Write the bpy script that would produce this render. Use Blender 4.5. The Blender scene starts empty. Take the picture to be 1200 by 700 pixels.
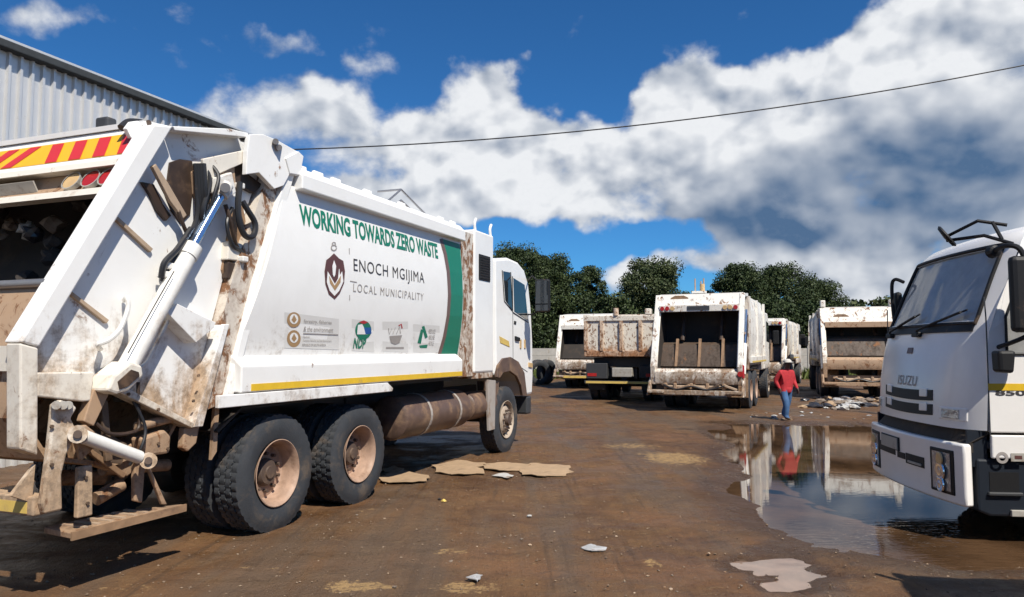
import bpy, bmesh, math, random
import numpy as np
from mathutils import Vector, Matrix, noise as mnoise

R_ = math.radians
random.seed(7); rng = np.random.default_rng(11)
scn = bpy.context.scene
col = scn.collection

# ------------------------------------------------------------------ camera
FPX, CAMH, PITCH = 880.0, 1.63, math.atan(61/880.0)   # focal length in photo pixels (1200 wide)
cam_d = bpy.data.cameras.new('camera'); cam = bpy.data.objects.new('camera', cam_d); col.objects.link(cam)
cam.location = (0, 0, CAMH); cam.rotation_euler = (R_(90)+PITCH, 0, 0)
cam_d.sensor_width = 36; cam_d.lens = 36*FPX/1200; cam_d.clip_start = .05; cam_d.clip_end = 3000
scn.camera = cam
scn.cycles.max_bounces = 7; scn.cycles.diffuse_bounces = 3; scn.cycles.glossy_bounces = 4; scn.cycles.transmission_bounces = 6; scn.cycles.transparent_max_bounces = 8
scn.cycles.caustics_reflective = False; scn.cycles.caustics_refractive = False; scn.cycles.use_adaptive_sampling = True; scn.cycles.adaptive_threshold = .015

# ------------------------------------------------------------------ light and exposure
SUN_AZ = math.atan2(.50, -.87)        # towards the sun: right of and behind the camera (x, y)
SUN_EL = R_(52)
sun_dir = Vector((math.sin(SUN_AZ)*math.cos(SUN_EL), math.cos(SUN_AZ)*math.cos(SUN_EL), math.sin(SUN_EL)))
sd = bpy.data.lights.new('sun', 'SUN'); sun = bpy.data.objects.new('sun', sd); col.objects.link(sun)
sd.energy = 5.0; sd.angle = R_(.53); sd.color = (1.0, .935, .83)
sun.rotation_euler = sun_dir.to_track_quat('Z', 'Y').to_euler(); sun.location = (10, -20, 30)
scn.view_settings.view_transform = 'Standard'; scn.view_settings.look = 'None'
scn.view_settings.exposure = 0.30; scn.view_settings.gamma = 1.0; scn.view_settings.use_curve_mapping = False

def cam_ray(x, y):
    a = (x-600)/FPX; b = (350-y)/FPX; c, s = math.cos(PITCH), math.sin(PITCH)
    return Vector((a, c-b*s, s+b*c))
CAM = Vector((0, 0, CAMH))
def gpt(x, y, z=0.0):
    r = cam_ray(x, y); return CAM + r*((z-CAMH)/r.z)
def azel(x, y):
    r = cam_ray(x, y).normalized(); return math.atan2(r.x, r.y), math.asin(r.z)

class NT:
    def __init__(s, tree): s.t = tree; s.n = tree.nodes; s.l = tree.links
    def new(s, typ, **kw):
        nd = s.n.new(typ)
        for k, v in kw.items(): setattr(nd, k, v)
        return nd
    def put(s, sock, v):
        if isinstance(v, bpy.types.NodeSocket): s.l.new(v, sock)
        elif v is not None: sock.default_value = v
    def m(s, op, a, b=None, c=None, clamp=False):
        nd = s.new('ShaderNodeMath', operation=op, use_clamp=clamp)
        for i, v in enumerate((a, b, c)):
            if v is not None: s.put(nd.inputs[i], v)
        return nd.outputs[0]
    def vm(s, op, a, b=None):
        nd = s.new('ShaderNodeVectorMath', operation=op)
        s.put(nd.inputs[0], a)
        if b is not None: s.put(nd.inputs[1], b)
        return nd.outputs['Value'] if op in ('LENGTH', 'DOT_PRODUCT') else nd.outputs[0]
    def rng(s, v, a, b, c=0.0, d=1.0, smooth=True):
        nd = s.new('ShaderNodeMapRange', interpolation_type='SMOOTHSTEP' if smooth else 'LINEAR')
        for i, q in enumerate((v, a, b, c, d)): s.put(nd.inputs[i], q)
        return nd.outputs[0]
    def noise(s, vec, scale, detail=4, rough=.55, dist=0.0, lac=2.0):
        nd = s.new('ShaderNodeTexNoise')
        s.put(nd.inputs['Vector'], vec); nd.inputs['Scale'].default_value = scale
        nd.inputs['Detail'].default_value = detail; nd.inputs['Roughness'].default_value = rough
        nd.inputs['Distortion'].default_value = dist; nd.inputs['Lacunarity'].default_value = lac
        return nd.outputs['Fac']
    def mix(s, f, a, b, mode='MIX'):
        nd = s.new('ShaderNodeMix', data_type='RGBA', blend_type=mode)
        s.put(nd.inputs[0], f); s.put(nd.inputs[6], a); s.put(nd.inputs[7], b)
        return nd.outputs[2]
    def mapping(s, vec, scale=(1, 1, 1), loc=(0, 0, 0), rot=(0, 0, 0)):
        nd = s.new('ShaderNodeMapping'); s.put(nd.inputs[0], vec)
        nd.inputs['Location'].default_value = loc; nd.inputs['Rotation'].default_value = rot; nd.inputs['Scale'].default_value = scale
        return nd.outputs[0]
def rgb(*c): return (c[0], c[1], c[2], 1.0)

# ------------------------------------------------------------------ world: clear blue sky with cumulus
world = bpy.data.worlds.new('World'); scn.world = world; world.use_nodes = True
wt = NT(world.node_tree); wt.n.clear()
CLOUDS = [  # photo pixel centre, radii in pixels, weight
 (552,105,36,44,1.2),(585,98,26,30,.9),(510,160,50,34,.95),(560,165,80,48,1.15),(645,190,80,48,1.2),(692,160,42,28,.95),(620,145,50,30,.8),(470,215,120,46,.95),(600,228,140,30,.85),(420,240,110,30,.75),(520,242,120,22,.75),
 (790,160,55,50,1.2),(742,208,58,52,1.15),(860,190,90,55,1.2),(812,90,55,28,1.1),(845,110,30,26,.9),(780,120,40,34,.95),(830,245,80,34,1.05),(720,250,70,24,.8),
 (925,125,60,46,1.25),(990,100,80,58,1.3),(1075,70,85,56,1.35),(1160,20,100,60,1.35),(1110,150,160,72,1.4),(1000,185,140,56,1.3),
 (1130,225,160,56,1.35),(1010,240,70,30,1.0),(1015,222,70,46,1.1),(880,255,60,24,.6),(900,235,70,34,1.05),(1060,120,110,60,1.3),
 (905,272,52,26,1.1),(955,305,68,30,1.2),(1012,308,42,32,1.2),(880,305,70,24,1.0),(800,310,58,18,1.0),(740,318,45,16,.9),(720,345,60,20,.8),(1000,335,80,20,.9),
 (1062,275,34,15,1.0),(1055,322,22,14,.8),(1180,300,60,60,.7),
 (345,118,70,26,.92),(85,16,48,20,1.0),(395,158,85,30,.95),(275,150,60,26,.9),(440,72,40,20,.66),(8,22,40,26,.8),(460,40,40,14,.5),
 (672,32,26,28,.78),(866,26,22,13,.85),(620,72,18,11,.72),(180,62,90,34,.20),(410,112,120,40,.26),(330,78,110,40,.22),(230,105,70,36,.30),(205,8,46,16,.66),(310,45,50,14,.62),(240,50,40,18,.55)]
DARKS = [(1135,222,150,56,.98),(1010,230,120,32,.36),(890,246,90,26,.12),(790,266,100,16,.18),(640,260,160,14,.16),(1190,140,90,40,.22),(480,262,130,14,.20)]
tc = wt.new('ShaderNodeTexCoord'); sp = wt.new('ShaderNodeSeparateXYZ'); wt.l.new(tc.outputs['Generated'], sp.inputs[0])
az = wt.m('ARCTAN2', sp.outputs[0], sp.outputs[1]); el = wt.m('ARCSINE', sp.outputs[2])
cv = wt.new('ShaderNodeCombineXYZ'); wt.l.new(az, cv.inputs[0]); wt.l.new(el, cv.inputs[1]); cvec = cv.outputs[0]
warp = wt.new('ShaderNodeTexNoise'); wt.put(warp.inputs['Vector'], cvec); warp.inputs['Scale'].default_value = 15; warp.inputs['Detail'].default_value = 4
vv = wt.vm('ADD', cvec, wt.vm('MULTIPLY', wt.vm('SUBTRACT', warp.outputs['Color'], (.5, .5, .5)), (.10, .07, 0)))
def blob_sum(lst, grow, k):
    tot = 0.0
    for (x, y, rx, ry, w) in lst:
        a, e = azel(x, y); nd = wt.new('ShaderNodeMapping', vector_type='TEXTURE')
        wt.put(nd.inputs[0], vv); nd.inputs['Location'].default_value = (a, e, 0); nd.inputs['Scale'].default_value = (rx*grow/FPX, ry*grow/FPX, 1e6)
        tot = wt.m('ADD', tot, wt.rng(wt.vm('LENGTH', nd.outputs[0]), .2, 1.5, w*k, 0.0))
    return tot
tot = wt.m('MINIMUM', blob_sum(CLOUDS, 1.08, .70), 1.22)
# beyond the frame the same broken cumulus goes on
outm = wt.m('MAXIMUM', wt.rng(wt.m('ABSOLUTE', az), .62, .85), wt.rng(el, .50, .66))
outn = wt.noise(wt.mapping(cvec, (1, 1.7, 1), (3.1, 1.7, 0)), 2.6, 2)
tot = wt.m('ADD', tot, wt.m('MULTIPLY', wt.rng(outn, .46, .68, 0, .95), outm))
def billow(off, det): return wt.noise(wt.mapping(cvec, (1, 1.3, 1), off), 6.3, det, .58, .1)
n1 = billow((0, 0, 0), 11); n2 = billow((.012, .026, 0), 3.5); n3 = billow((0, 0, 0), 3.5)
d0 = wt.m('SUBTRACT', wt.m('ADD', tot, wt.m('MULTIPLY', wt.m('SUBTRACT', n1, .5), 2.45)), .49)
alpha = wt.rng(d0, -.06, .50)
dark = wt.m('MULTIPLY', blob_sum(DARKS, 2.0, .80), wt.m('ADD', .72, wt.m('MULTIPLY', wt.m('SUBTRACT', n1, .42), 1.4)))
dark = wt.m('ADD', dark, wt.m('MULTIPLY', outm, wt.rng(outn, .58, .8, 0, .6)))
rel = wt.m('MULTIPLY', wt.m('SUBTRACT', n2, n3), 4.2)            # towards the sun side: bright, away from it: grey
dk = wt.m('MULTIPLY', wt.rng(dark, 0.0, 1.15), .84)
lit = wt.m('SUBTRACT', wt.m('SUBTRACT', .90, dk), wt.m('MULTIPLY', rel, wt.m('SUBTRACT', 1.0, wt.m('MULTIPLY', dk, .72))), clamp=True)
lit = wt.m('ADD', lit, wt.m('MULTIPLY', wt.m('SUBTRACT', n1, n3), 1.5), clamp=True)
lit = wt.m('MULTIPLY', lit, wt.rng(d0, -.1, .75, .62, 1.0))
sky = wt.new('ShaderNodeTexSky', sky_type='NISHITA', sun_disc=False, sun_elevation=SUN_EL, sun_rotation=SUN_AZ)
sky.air_density = 1.0; sky.dust_density = .3; sky.ozone_density = 3.2; sky.altitude = 1200
skyb = wt.mix(1.0, sky.outputs[0], rgb(.28, .73, 1.10), 'MULTIPLY')     # the deep, saturated blue of this camera
cloudc = wt.mix(lit, rgb(.85, 1.6, 2.9), rgb(8.7, 8.9, 9.2))
skyc = wt.mix(alpha, skyb, cloudc)
bg = wt.new('ShaderNodeBackground'); bg.inputs['Strength'].default_value = .080; wt.l.new(skyc, bg.inputs['Color'])
world.cycles.sampling_method = 'MANUAL'; world.cycles.sample_map_resolution = 512
wo = wt.new('ShaderNodeOutputWorld'); wt.l.new(bg.outputs[0], wo.inputs['Surface'])

# ------------------------------------------------------------------ materials
MATS = {}
def principled(name):
    m = bpy.data.materials.new(name); m.use_nodes = True; t = NT(m.node_tree); t.n.clear()
    b = t.new('ShaderNodeBsdfPrincipled'); o = t.new('ShaderNodeOutputMaterial'); t.l.new(b.outputs[0], o.inputs[0])
    MATS[name] = m; return m, t, b
def plain(name, c, rough=.5, metal=0.0, var=.18, vscale=9.0, bump=0.0, bscale=40, spec=.5, dirt=0.0, dirtc=(.17, .11, .07), coat=0.0):
    """base colour with uneven tone, patchy dirt and fine relief"""
    m, t, b = principled(name); oc = t.new('ShaderNodeTexCoord').outputs['Object']
    n = t.noise(oc, vscale, 6, .62)
    c2 = t.mix(t.m('MULTIPLY', t.rng(n, .3, .72, 1, 0), var), rgb(*c), rgb(*[q*.35 for q in c]))
    if dirt > 0:
        f = t.rng(t.noise(oc, 3.7, 8, .68, .4), .62-dirt*.38, .80-dirt*.25)
        c2 = t.mix(f, c2, rgb(*dirtc)); t.put(b.inputs['Roughness'], t.m('ADD', t.m('MULTIPLY', f, .85-rough), rough))
    else: b.inputs['Roughness'].default_value = rough
    t.put(b.inputs['Base Color'], c2); b.inputs['Metallic'].default_value = metal; b.inputs['Specular IOR Level'].default_value = spec
    b.inputs['Coat Weight'].default_value = coat
    if bump > 0:
        bn = t.new('ShaderNodeBump'); bn.inputs['Strength'].default_value = bump; bn.inputs['Distance'].default_value = .01
        t.put(bn.inputs['Height'], t.noise(oc, bscale, 4)); t.put(b.inputs['Normal'], bn.outputs[0])
    return m
def grimy(name, base=(.83, .825, .80), mud=(.33, .215, .125), zlo=.9, zhi=1.9, hgt=.5, amt=.0, streak=.5, rust=0.0, rough=.38, dent=.25, seed=0.0, rscale=1.9, grain=(7, 7, .55)):
    """paint with splashed mud rising from the road side, run-off streaks and rust"""
    m, t, b = principled(name); tcn = t.new('ShaderNodeTexCoord'); oc = t.mapping(tcn.outputs['Object'], loc=(seed, seed*.7, 0))
    s = t.new('ShaderNodeSeparateXYZ'); t.l.new(oc, s.inputs[0])
    n1 = t.noise(oc, 2.4, 9, .68, .5); n2 = t.noise(t.mapping(oc, grain), 1.3, 6, .65); n3 = t.noise(oc, 17, 6, .7)
    h = t.rng(s.outputs[2], zlo, zhi, hgt, 0.0)
    f = t.m('ADD', h, t.m('MULTIPLY', t.m('SUBTRACT', n1, .5), 1.5)); f = t.m('ADD', f, t.m('MULTIPLY', t.m('SUBTRACT', n2, .56), streak))
    f = t.m('ADD', f, t.m('MULTIPLY', t.m('SUBTRACT', n3, .5), .7))
    f = t.rng(t.m('ADD', f, amt), .12, .72, 0, .93)
    n5 = t.noise(oc, 48, 5, .7)
    mc = t.mix(t.rng(n3, .40, .64), rgb(*mud), rgb(*[q*.56 for q in mud])); mc = t.mix(t.m('MULTIPLY', t.rng(n5, .5, .7), .5), mc, rgb(*[min(.6, q*1.5) for q in mud]))
    c = t.mix(t.m('MULTIPLY', t.rng(n1, .35, .7), .10), rgb(*base), rgb(.45, .42, .36)); c = t.mix(f, c, mc)
    if rust > 0:
        n4 = t.noise(t.mapping(oc, (2.4, 2.4, 1.7), (5, 2, 1)), rscale, 9, .7, .6)
        rf = t.rng(n4, .66-rust*.30, .74-rust*.26)
        c = t.mix(rf, c, t.mix(t.rng(n3, .3, .7), rgb(.27, .125, .055), rgb(.12, .058, .028)))
        f = t.m('MAXIMUM', f, rf)
    t.put(b.inputs['Base Color'], c); t.put(b.inputs['Roughness'], t.m('ADD', t.m('MULTIPLY', f, .9-rough), rough))
    bn = t.new('ShaderNodeBump'); bn.inputs['Strength'].default_value = dent; bn.inputs['Distance'].default_value = .02
    t.put(bn.inputs['Height'], t.m('ADD', t.m('MULTIPLY', t.noise(oc, 1.6, 2), 1.0), t.m('ADD', t.m('MULTIPLY', f, .16), t.m('MULTIPLY', t.m('MULTIPLY', n5, f), .22)))); t.put(b.inputs['Normal'], bn.outputs[0])
    return m

grimy('white_body', mud=(.47, .37, .27), zlo=1.3, zhi=2.35, hgt=.42, amt=-.15, streak=.45)
grimy('white_tailgate', (.83, .825, .80), (.40, .27, .16), zlo=1.0, zhi=2.3, hgt=.72, amt=-.06, streak=.85, rust=.16, seed=3)
grimy('white_gutter', (.83, .825, .80), zlo=1.1, zhi=1.5, hgt=.45, amt=-.08, streak=.4, rust=.12, seed=5)
grimy('white_cab', (.83, .825, .80), zlo=.6, zhi=1.7, hgt=.45, amt=-.30, streak=.2, rough=.25, dent=.08)
grimy('rusty_frame', (.62, .56, .48), (.28, .15, .08), zlo=0, zhi=4.5, hgt=.42, amt=.06, streak=.45, rust=.66, grain=(3, 3, 1.4), rscale=3)
grimy('muddy_white', (.74, .69, .60), (.41, .275, .165), zlo=.3, zhi=2.0, hgt=.75, amt=.10, streak=.35, rust=.20, seed=9, rscale=4, grain=(2.5, 2.5, 1.6))
grimy('white_far', (.80, .775, .71), (.30, .20, .125), zlo=.7, zhi=2.7, hgt=.55, amt=-.07, streak=1.0, rust=.34, seed=2, rscale=2.6)
grimy('white_far_b', (.78, .74, .66), (.27, .175, .105), zlo=.4, zhi=2.6, hgt=.7, amt=.0, streak=1.1, rust=.42, seed=14, rscale=2.8)
grimy('tipper_panel', (.74, .68, .58), (.40, .19, .075), zlo=1.3, zhi=2.1, hgt=1.0, amt=-.10, streak=1.0, rust=.50, seed=4, rscale=4.5)
grimy('tipper_rib', (.60, .46, .34), (.36, .155, .062), zlo=1.0, zhi=2.8, hgt=.7, amt=.0, streak=.9, rust=.62, seed=6, rscale=4)
grimy('white_isuzu', (.83, .81, .78), (.36, .29, .22), zlo=.2, zhi=1.1, hgt=.30, amt=-.34, streak=.15, rough=.22, dent=.04, seed=1)
grimy('mud_plate', (.40, .265, .165), (.25, .155, .09), zlo=.3, zhi=2.2, hgt=.45, amt=.0, streak=.3, rust=.40, rough=.5, seed=8, grain=(2.5, 2.5, 1.8), rscale=3.5)
grimy('packer_steel', (.075, .048, .032), (.045, .028, .018), zlo=.5, zhi=3, hgt=.5, amt=.1, streak=.8, rust=.3, rough=.55, seed=12)
plain('chassis_black', (.022, .021, .02), .6, dirt=.30, dirtc=(.07, .05, .035))
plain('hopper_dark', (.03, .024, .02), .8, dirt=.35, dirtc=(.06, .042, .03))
plain('rubber', (.040, .044, .050), .72, var=.3, bump=.3, bscale=60, dirt=.36, dirtc=(.115, .088, .066))
plain('rim_tan', (.44, .29, .205), .6, var=.4, dirt=.40, dirtc=(.22, .135, .085), bump=.2)
plain('rim_dirty', (.42, .34, .26), .55, dirt=.4, dirtc=(.13, .08, .05))
plain('hub_dark', (.09, .06, .045), .6, dirt=.35)
plain('sooty_brown', (.13, .085, .055), .7, var=.5, dirt=.3, dirtc=(.24, .155, .095))
plain('white_cylinder', (.80, .78, .73), .35, dirt=.26, dirtc=(.40, .28, .18))
plain('rod_steel', (.36, .50, .72), .16, metal=.9, var=.1)
plain('hose_black', (.018, .018, .02), .45, dirt=.12)
plain('oily_rust_and_shade', (.050, .030, .020), .55, var=.5, dirt=.3, dirtc=(.12, .07, .04))  # dark brown mixing rust and oil with the shade of openings
plain('brown_strut', (.34, .21, .12), .6, var=.5, dirt=.3, dirtc=(.15, .09, .055))
plain('rib_tan', (.46, .34, .235), .6, var=.3, dirt=.3, dirtc=(.24, .14, .085))
plain('tank_brown', (.13, .082, .062), .45, var=.4, dirt=.42, dirtc=(.24, .15, .09))
plain('tank_grey', (.42, .38, .34), .4, dirt=.3, dirtc=(.26, .18, .12))
plain('yellow_tape', (.78, .50, .03), .35, dirt=.10, dirtc=(.4, .28, .12))
plain('hazard_yellow', (.86, .46, .02), .35, var=.08); plain('hazard_red', (.62, .035, .04), .35, var=.08)
plain('yellow_faded', (.70, .50, .13), .5, dirt=.3, dirtc=(.4, .27, .14))
plain('lamp_red', (.42, .02, .02), .2, dirt=.12, dirtc=(.3, .2, .14)); plain('lamp_amber', (.62, .42, .20), .25, dirt=.2)
plain('lamp_clear', (.55, .57, .60), .06, metal=.6, var=.5, vscale=22, bump=.5, bscale=30)
plain('decal_green', (.012, .19, .115), .4, var=.10); plain('decal_brown', (.16, .10, .085), .45, var=.1)
plain('decal_dark', (.05, .045, .045), .5, var=.1); plain('decal_grey', (.34, .31, .29), .5, var=.1)
plain('decal_white', (.83, .825, .80), .4, var=.03); plain('decal_gold', (.40, .25, .12), .5, var=.15); plain('decal_maroon', (.11, .045, .04), .45, var=.1)
plain('decal_blue', (.02, .10, .34), .4, var=.1); plain('decal_red', (.45, .03, .04), .4, var=.1); plain('sticker_pale', (.70, .69, .66), .45, var=.06)
plain('black_plastic', (.013, .013, .014), .55, var=.1, dirt=.08, spec=.3); plain('dark_grey', (.045, .047, .05), .5, dirt=.12)
plain('navy_panel', (.014, .019, .028), .5, dirt=.10, spec=.3)
plain('steel_grey', (.35, .35, .36), .35, metal=.7)
plain('chrome', (.75, .76, .78), .10, metal=1.0, var=.04)
plain('plate_grey', (.40, .38, .34), .5, dirt=.3)
plain('zinc', (.67, .665, .65), .32, metal=.35, var=.12, vscale=2.0, dirt=.05, dirtc=(.4, .38, .36))
plain('eave_dark', (.05, .056, .06), .75, var=.3, spec=.2)
plain('concrete', (.46, .43, .38), .85, var=.35, vscale=2.2, dirt=.25, dirtc=(.3, .25, .19))
plain('bark', (.12, .085, .06), .9, var=.5, bump=.6, bscale=14)
plain('cardboard', (.40, .275, .165), .85, var=.25, dirt=.22, dirtc=(.17, .115, .075)); plain('paper_white', (.52, .51, .48), .75, var=.3, dirt=.42)
plain('plastic_bag', (.50, .50, .50), .45, var=.6, dirt=.46); plain('plastic_dark', (.03, .03, .035), .3); plain('rubbish_brown', (.22, .17, .13), .8, var=.5)
plain('cable', (.02, .02, .022), .6); plain('timber', (.16, .11, .075), .85, var=.4)
plain('jacket_red', (.48, .028, .035), .85, var=.4, vscale=14); plain('jeans_blue', (.055, .13, .27), .85, var=.4, vscale=10); plain('skin', (.085, .045, .03), .55, var=.1)
plain('cap_white', (.55, .52, .47), .8, var=.15); plain('shoe_dark', (.04, .035, .03), .6, dirt=.3)
plain('interior', (.05, .05, .055), .7); plain('seat_grey', (.12, .12, .13), .8); plain('sunshade', (.5, .55, .6), .6)

def glass_mat(name, tint, trans):
    m, t, b = principled(name)
    b.inputs['Base Color'].default_value = rgb(*tint); b.inputs['Roughness'].default_value = .03
    b.inputs['Transmission Weight'].default_value = trans; b.inputs['IOR'].default_value = 1.5
    b.inputs['Specular IOR Level'].default_value = .8
    return m
glass_mat('glass', (.55, .62, .62), .9); glass_mat('glass_dark', (.02, .026, .032), .0); glass_mat('lens', (.8, .8, .8), .85)

def leaf_mat(name, c, c2):
    m, t, b = principled(name)
    ge = t.new('ShaderNodeNewGeometry'); r = ge.outputs['Random Per Island']
    pn = t.noise(t.new('ShaderNodeTexCoord').outputs['Object'], .9, 3, .6)
    cc = t.mix(t.m('ADD', t.m('MULTIPLY', r, .42), t.rng(pn, .38, .66, 0, .62), clamp=True), rgb(*c), rgb(*c2)); t.put(b.inputs['Base Color'], cc); b.inputs['Roughness'].default_value = .62
    b.inputs['Specular IOR Level'].default_value = .3
    return m
leaf_mat('leaf_dark', (.014, .028, .009), (.062, .085, .026)); leaf_mat('leaf_mid', (.022, .040, .013), (.085, .10, .036)); leaf_mat('leaf_weed', (.07, .11, .02), (.16, .17, .05))

# ------------------------------------------------------------------ mesh helpers
class MB:
    def __init__(s): s.v = []; s.f = []; s.mi = []; s.cur = 0
    def add(s, vs, fs):
        o = len(s.v); s.v += [tuple(p) for p in vs]
        for f in fs: s.f.append(tuple(i+o for i in f)); s.mi.append(s.cur)
        return s
    def box(s, c, size, rot=None):
        hx, hy, hz = [q/2 for q in size]
        pts = [Vector((a*hx, b*hy, d*hz)) for a in (-1, 1) for b in (-1, 1) for d in (-1, 1)]
        if rot is not None: pts = [rot @ p for p in pts]
        c = Vector(c)
        return s.add([p+c for p in pts], [(0, 1, 3, 2), (4, 6, 7, 5), (0, 4, 5, 1), (2, 3, 7, 6), (0, 2, 6, 4), (1, 5, 7, 3)])
    def b2(s, x0, x1, y0, y1, z0, z1): return s.box(((x0+x1)/2, (y0+y1)/2, (z0+z1)/2), (abs(x1-x0), abs(y1-y0), abs(z1-z0)))
    def prism(s, poly, y0, y1, axis='y'):
        n = len(poly)
        def P(a, b, h): return {'y': (a, h, b), 'z': (a, b, h), 'x': (h, a, b)}[axis]
        vs = [P(a, b, y0) for a, b in poly]+[P(a, b, y1) for a, b in poly]
        fs = [tuple(range(n)), tuple(range(2*n-1, n-1, -1))]+[(i, i+n, (i+1) % n+n, (i+1) % n) for i in range(n)]
        return s.add(vs, fs)
    def sheet(s, prof, y0, y1, th):
        """profile polyline (x,z) swept in y, with thickness th"""
        n = len(prof); off = []
        for i in range(n):
            a = prof[max(i-1, 0)]; b = prof[min(i+1, n-1)]; dx, dz = b[0]-a[0], b[1]-a[1]; L = math.hypot(dx, dz) or 1
            off.append((prof[i][0]-dz/L*th, prof[i][1]+dx/L*th))
        return s.prism(list(prof)+off[::-1], y0, y1)
    def tube(s, path, r, seg=8, cap=True, r1=None):
        path = [Vector(p) for p in path]; n = len(path); vs = []; fs = []
        up = None
        for i, p in enumerate(path):
            t = (path[min(i+1, n-1)]-path[max(i-1, 0)]).normalized()
            if up is None:
                up = Vector((0, 0, 1)) if abs(t.z) < .9 else Vector((1, 0, 0))
            a = t.cross(up); 
            if a.length < 1e-4: a = t.cross(Vector((0, 1, 0)))
            a.normalize(); b = a.cross(t).normalized(); up = b
            rr = r if r1 is None else r+(r1-r)*i/(n-1)
            for k in range(seg):
                q = 2*math.pi*k/seg; vs.append(p+a*(math.cos(q)*rr)+b*(math.sin(q)*rr))
        for i in range(n-1):
            for k in range(seg):
                k2 = (k+1) % seg; fs.append((i*seg+k, i*seg+k2, (i+1)*seg+k2, (i+1)*seg+k))
        if cap: fs += [tuple(range(seg))[::-1], tuple((n-1)*seg+k for k in range(seg))]
        return s.add(vs, fs)
    def cyl(s, p0, p1, r, seg=16, r1=None): return s.tube([p0, p1], r, seg, True, r1)
    def lathe(s, prof, c=(0, 0, 0), seg=32, axis='y'):
        """prof: (along axis, radius)"""
        vs = []; fs = []; n = len(prof); c = Vector(c)
        for k in range(seg):
            q = 2*math.pi*k/seg; cs, sn = math.cos(q), math.sin(q)
            for a, r in prof:
                p = {'y': (r*cs, a, r*sn), 'z': (r*cs, r*sn, a), 'x': (a, r*cs, r*sn)}[axis]; vs.append(c+Vector(p))
        for k in range(seg):
            k2 = (k+1) % seg
            for i in range(n-1): fs.append((k*n+i, k*n+i+1, k2*n+i+1, k2*n+i))
        return s.add(vs, fs)
    def quad(s, *p): return s.add(p, [tuple(range(len(p)))])
    def mesh(s, name, mats, smooth=False):
        me = bpy.data.meshes.new(name); me.from_pydata(s.v, [], s.f)
        for q in (mats if isinstance(mats, (list, tuple)) else [mats]): me.materials.append(MATS[q])
        if any(s.mi): me.polygons.foreach_set('material_index', s.mi)
        bm = bmesh.new(); bm.from_mesh(me); bmesh.ops.recalc_face_normals(bm, faces=bm.faces); bm.to_mesh(me); bm.free()
        if smooth:
            me.polygons.foreach_set('use_smooth', [True]*len(me.polygons))
            me.set_sharp_from_angle(angle=R_(smooth if smooth is not True else 40))
        me.update(); return me
    def build(s, name, mats, parent=None, smooth=False, bevel=0.0):
        ob = bpy.data.objects.new(name, s.mesh(name, mats, smooth)); col.objects.link(ob); ob.parent = parent
        if bevel > 0:
            bv = ob.modifiers.new('bevel', 'BEVEL'); bv.width = bevel; bv.segments = 2; bv.limit_method = 'ANGLE'; bv.angle_limit = R_(50)
        return ob
def empty(name, loc=(0, 0, 0), rz=0.0):
    o = bpy.data.objects.new(name, None); col.objects.link(o); o.location = loc; o.rotation_euler = (0, 0, rz); o.empty_display_size = .2
    return o
def tag(o, label=None, cat=None, group=None, kind=None):
    if label: o['label'] = label
    if cat: o['category'] = cat
    if group: o['group'] = group
    if kind: o['kind'] = kind
    return o
def link_mesh(name, me, parent=None, loc=(0, 0, 0), rot=(0, 0, 0), scale=(1, 1, 1)):
    ob = bpy.data.objects.new(name, me); col.objects.link(ob); ob.parent = parent; ob.location = loc; ob.rotation_euler = rot; ob.scale = scale
    return ob
def copy_tree(o, parent=None):
    c = o.copy(); col.objects.link(c); c.parent = parent
    for ch in list(o.children): copy_tree(ch, c)
    return c
class Frame:
    """local frame of a thing standing on the ground; turns photo pixels into local points on a plane of that thing"""
    def __init__(s, loc, rz): s.M = Matrix.Translation(Vector(loc)) @ Matrix.Rotation(rz, 4, 'Z'); s.I = s.M.inverted(); s.loc = loc; s.rz = rz
    def hit(s, px, py, axis, val):
        o = s.I @ CAM; d = s.I.to_3x3() @ cam_ray(px, py); i = 'xyz'.index(axis); t = (val-o[i])/d[i]; return o+d*t
    def s(s, px, py, y): p = s.hit(px, py, 'y', y); return (p.x, p.z)
    def sp(s, pts, y): return [s.s(a, b, y) for a, b in pts]
    def p3(s, px, py, y): return s.hit(px, py, 'y', y)
def text_mesh(txt, offset=0.0, spacing=1.0):
    cu = bpy.data.curves.new('text', 'FONT'); cu.body = txt; cu.size = 1.0; cu.offset = offset; cu.space_character = spacing; cu.resolution_u = 3
    ob = bpy.data.objects.new('text', cu); col.objects.link(ob)
    dg = bpy.context.evaluated_depsgraph_get(); me = bpy.data.meshes.new_from_object(ob.evaluated_get(dg))
    bpy.data.objects.remove(ob); bpy.data.curves.remove(cu)
    v = [tuple(q.co) for q in me.vertices]; f = [tuple(p.vertices) for p in me.polygons]; bpy.data.meshes.remove(me)
    xs = [q[0] for q in v]; ys = [q[1] for q in v]
    return [((q[0]-min(xs))/(max(xs)-min(xs)), (q[1]-min(ys))/(max(ys)-min(ys))) for q in v], f
def smoothpath(pts, n=6):
    pts = [Vector(p) for p in pts]; out = []
    for i in range(len(pts)-1):
        p0 = pts[max(i-1, 0)]; p1 = pts[i]; p2 = pts[i+1]; p3 = pts[min(i+2, len(pts)-1)]
        for k in range(n):
            t = k/n; out.append(.5*((2*p1)+(p2-p0)*t+(2*p0-5*p1+4*p2-p3)*t*t+(3*p1-p0-3*p2+p3)*t**3))
    return out+[pts[-1]]
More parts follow.
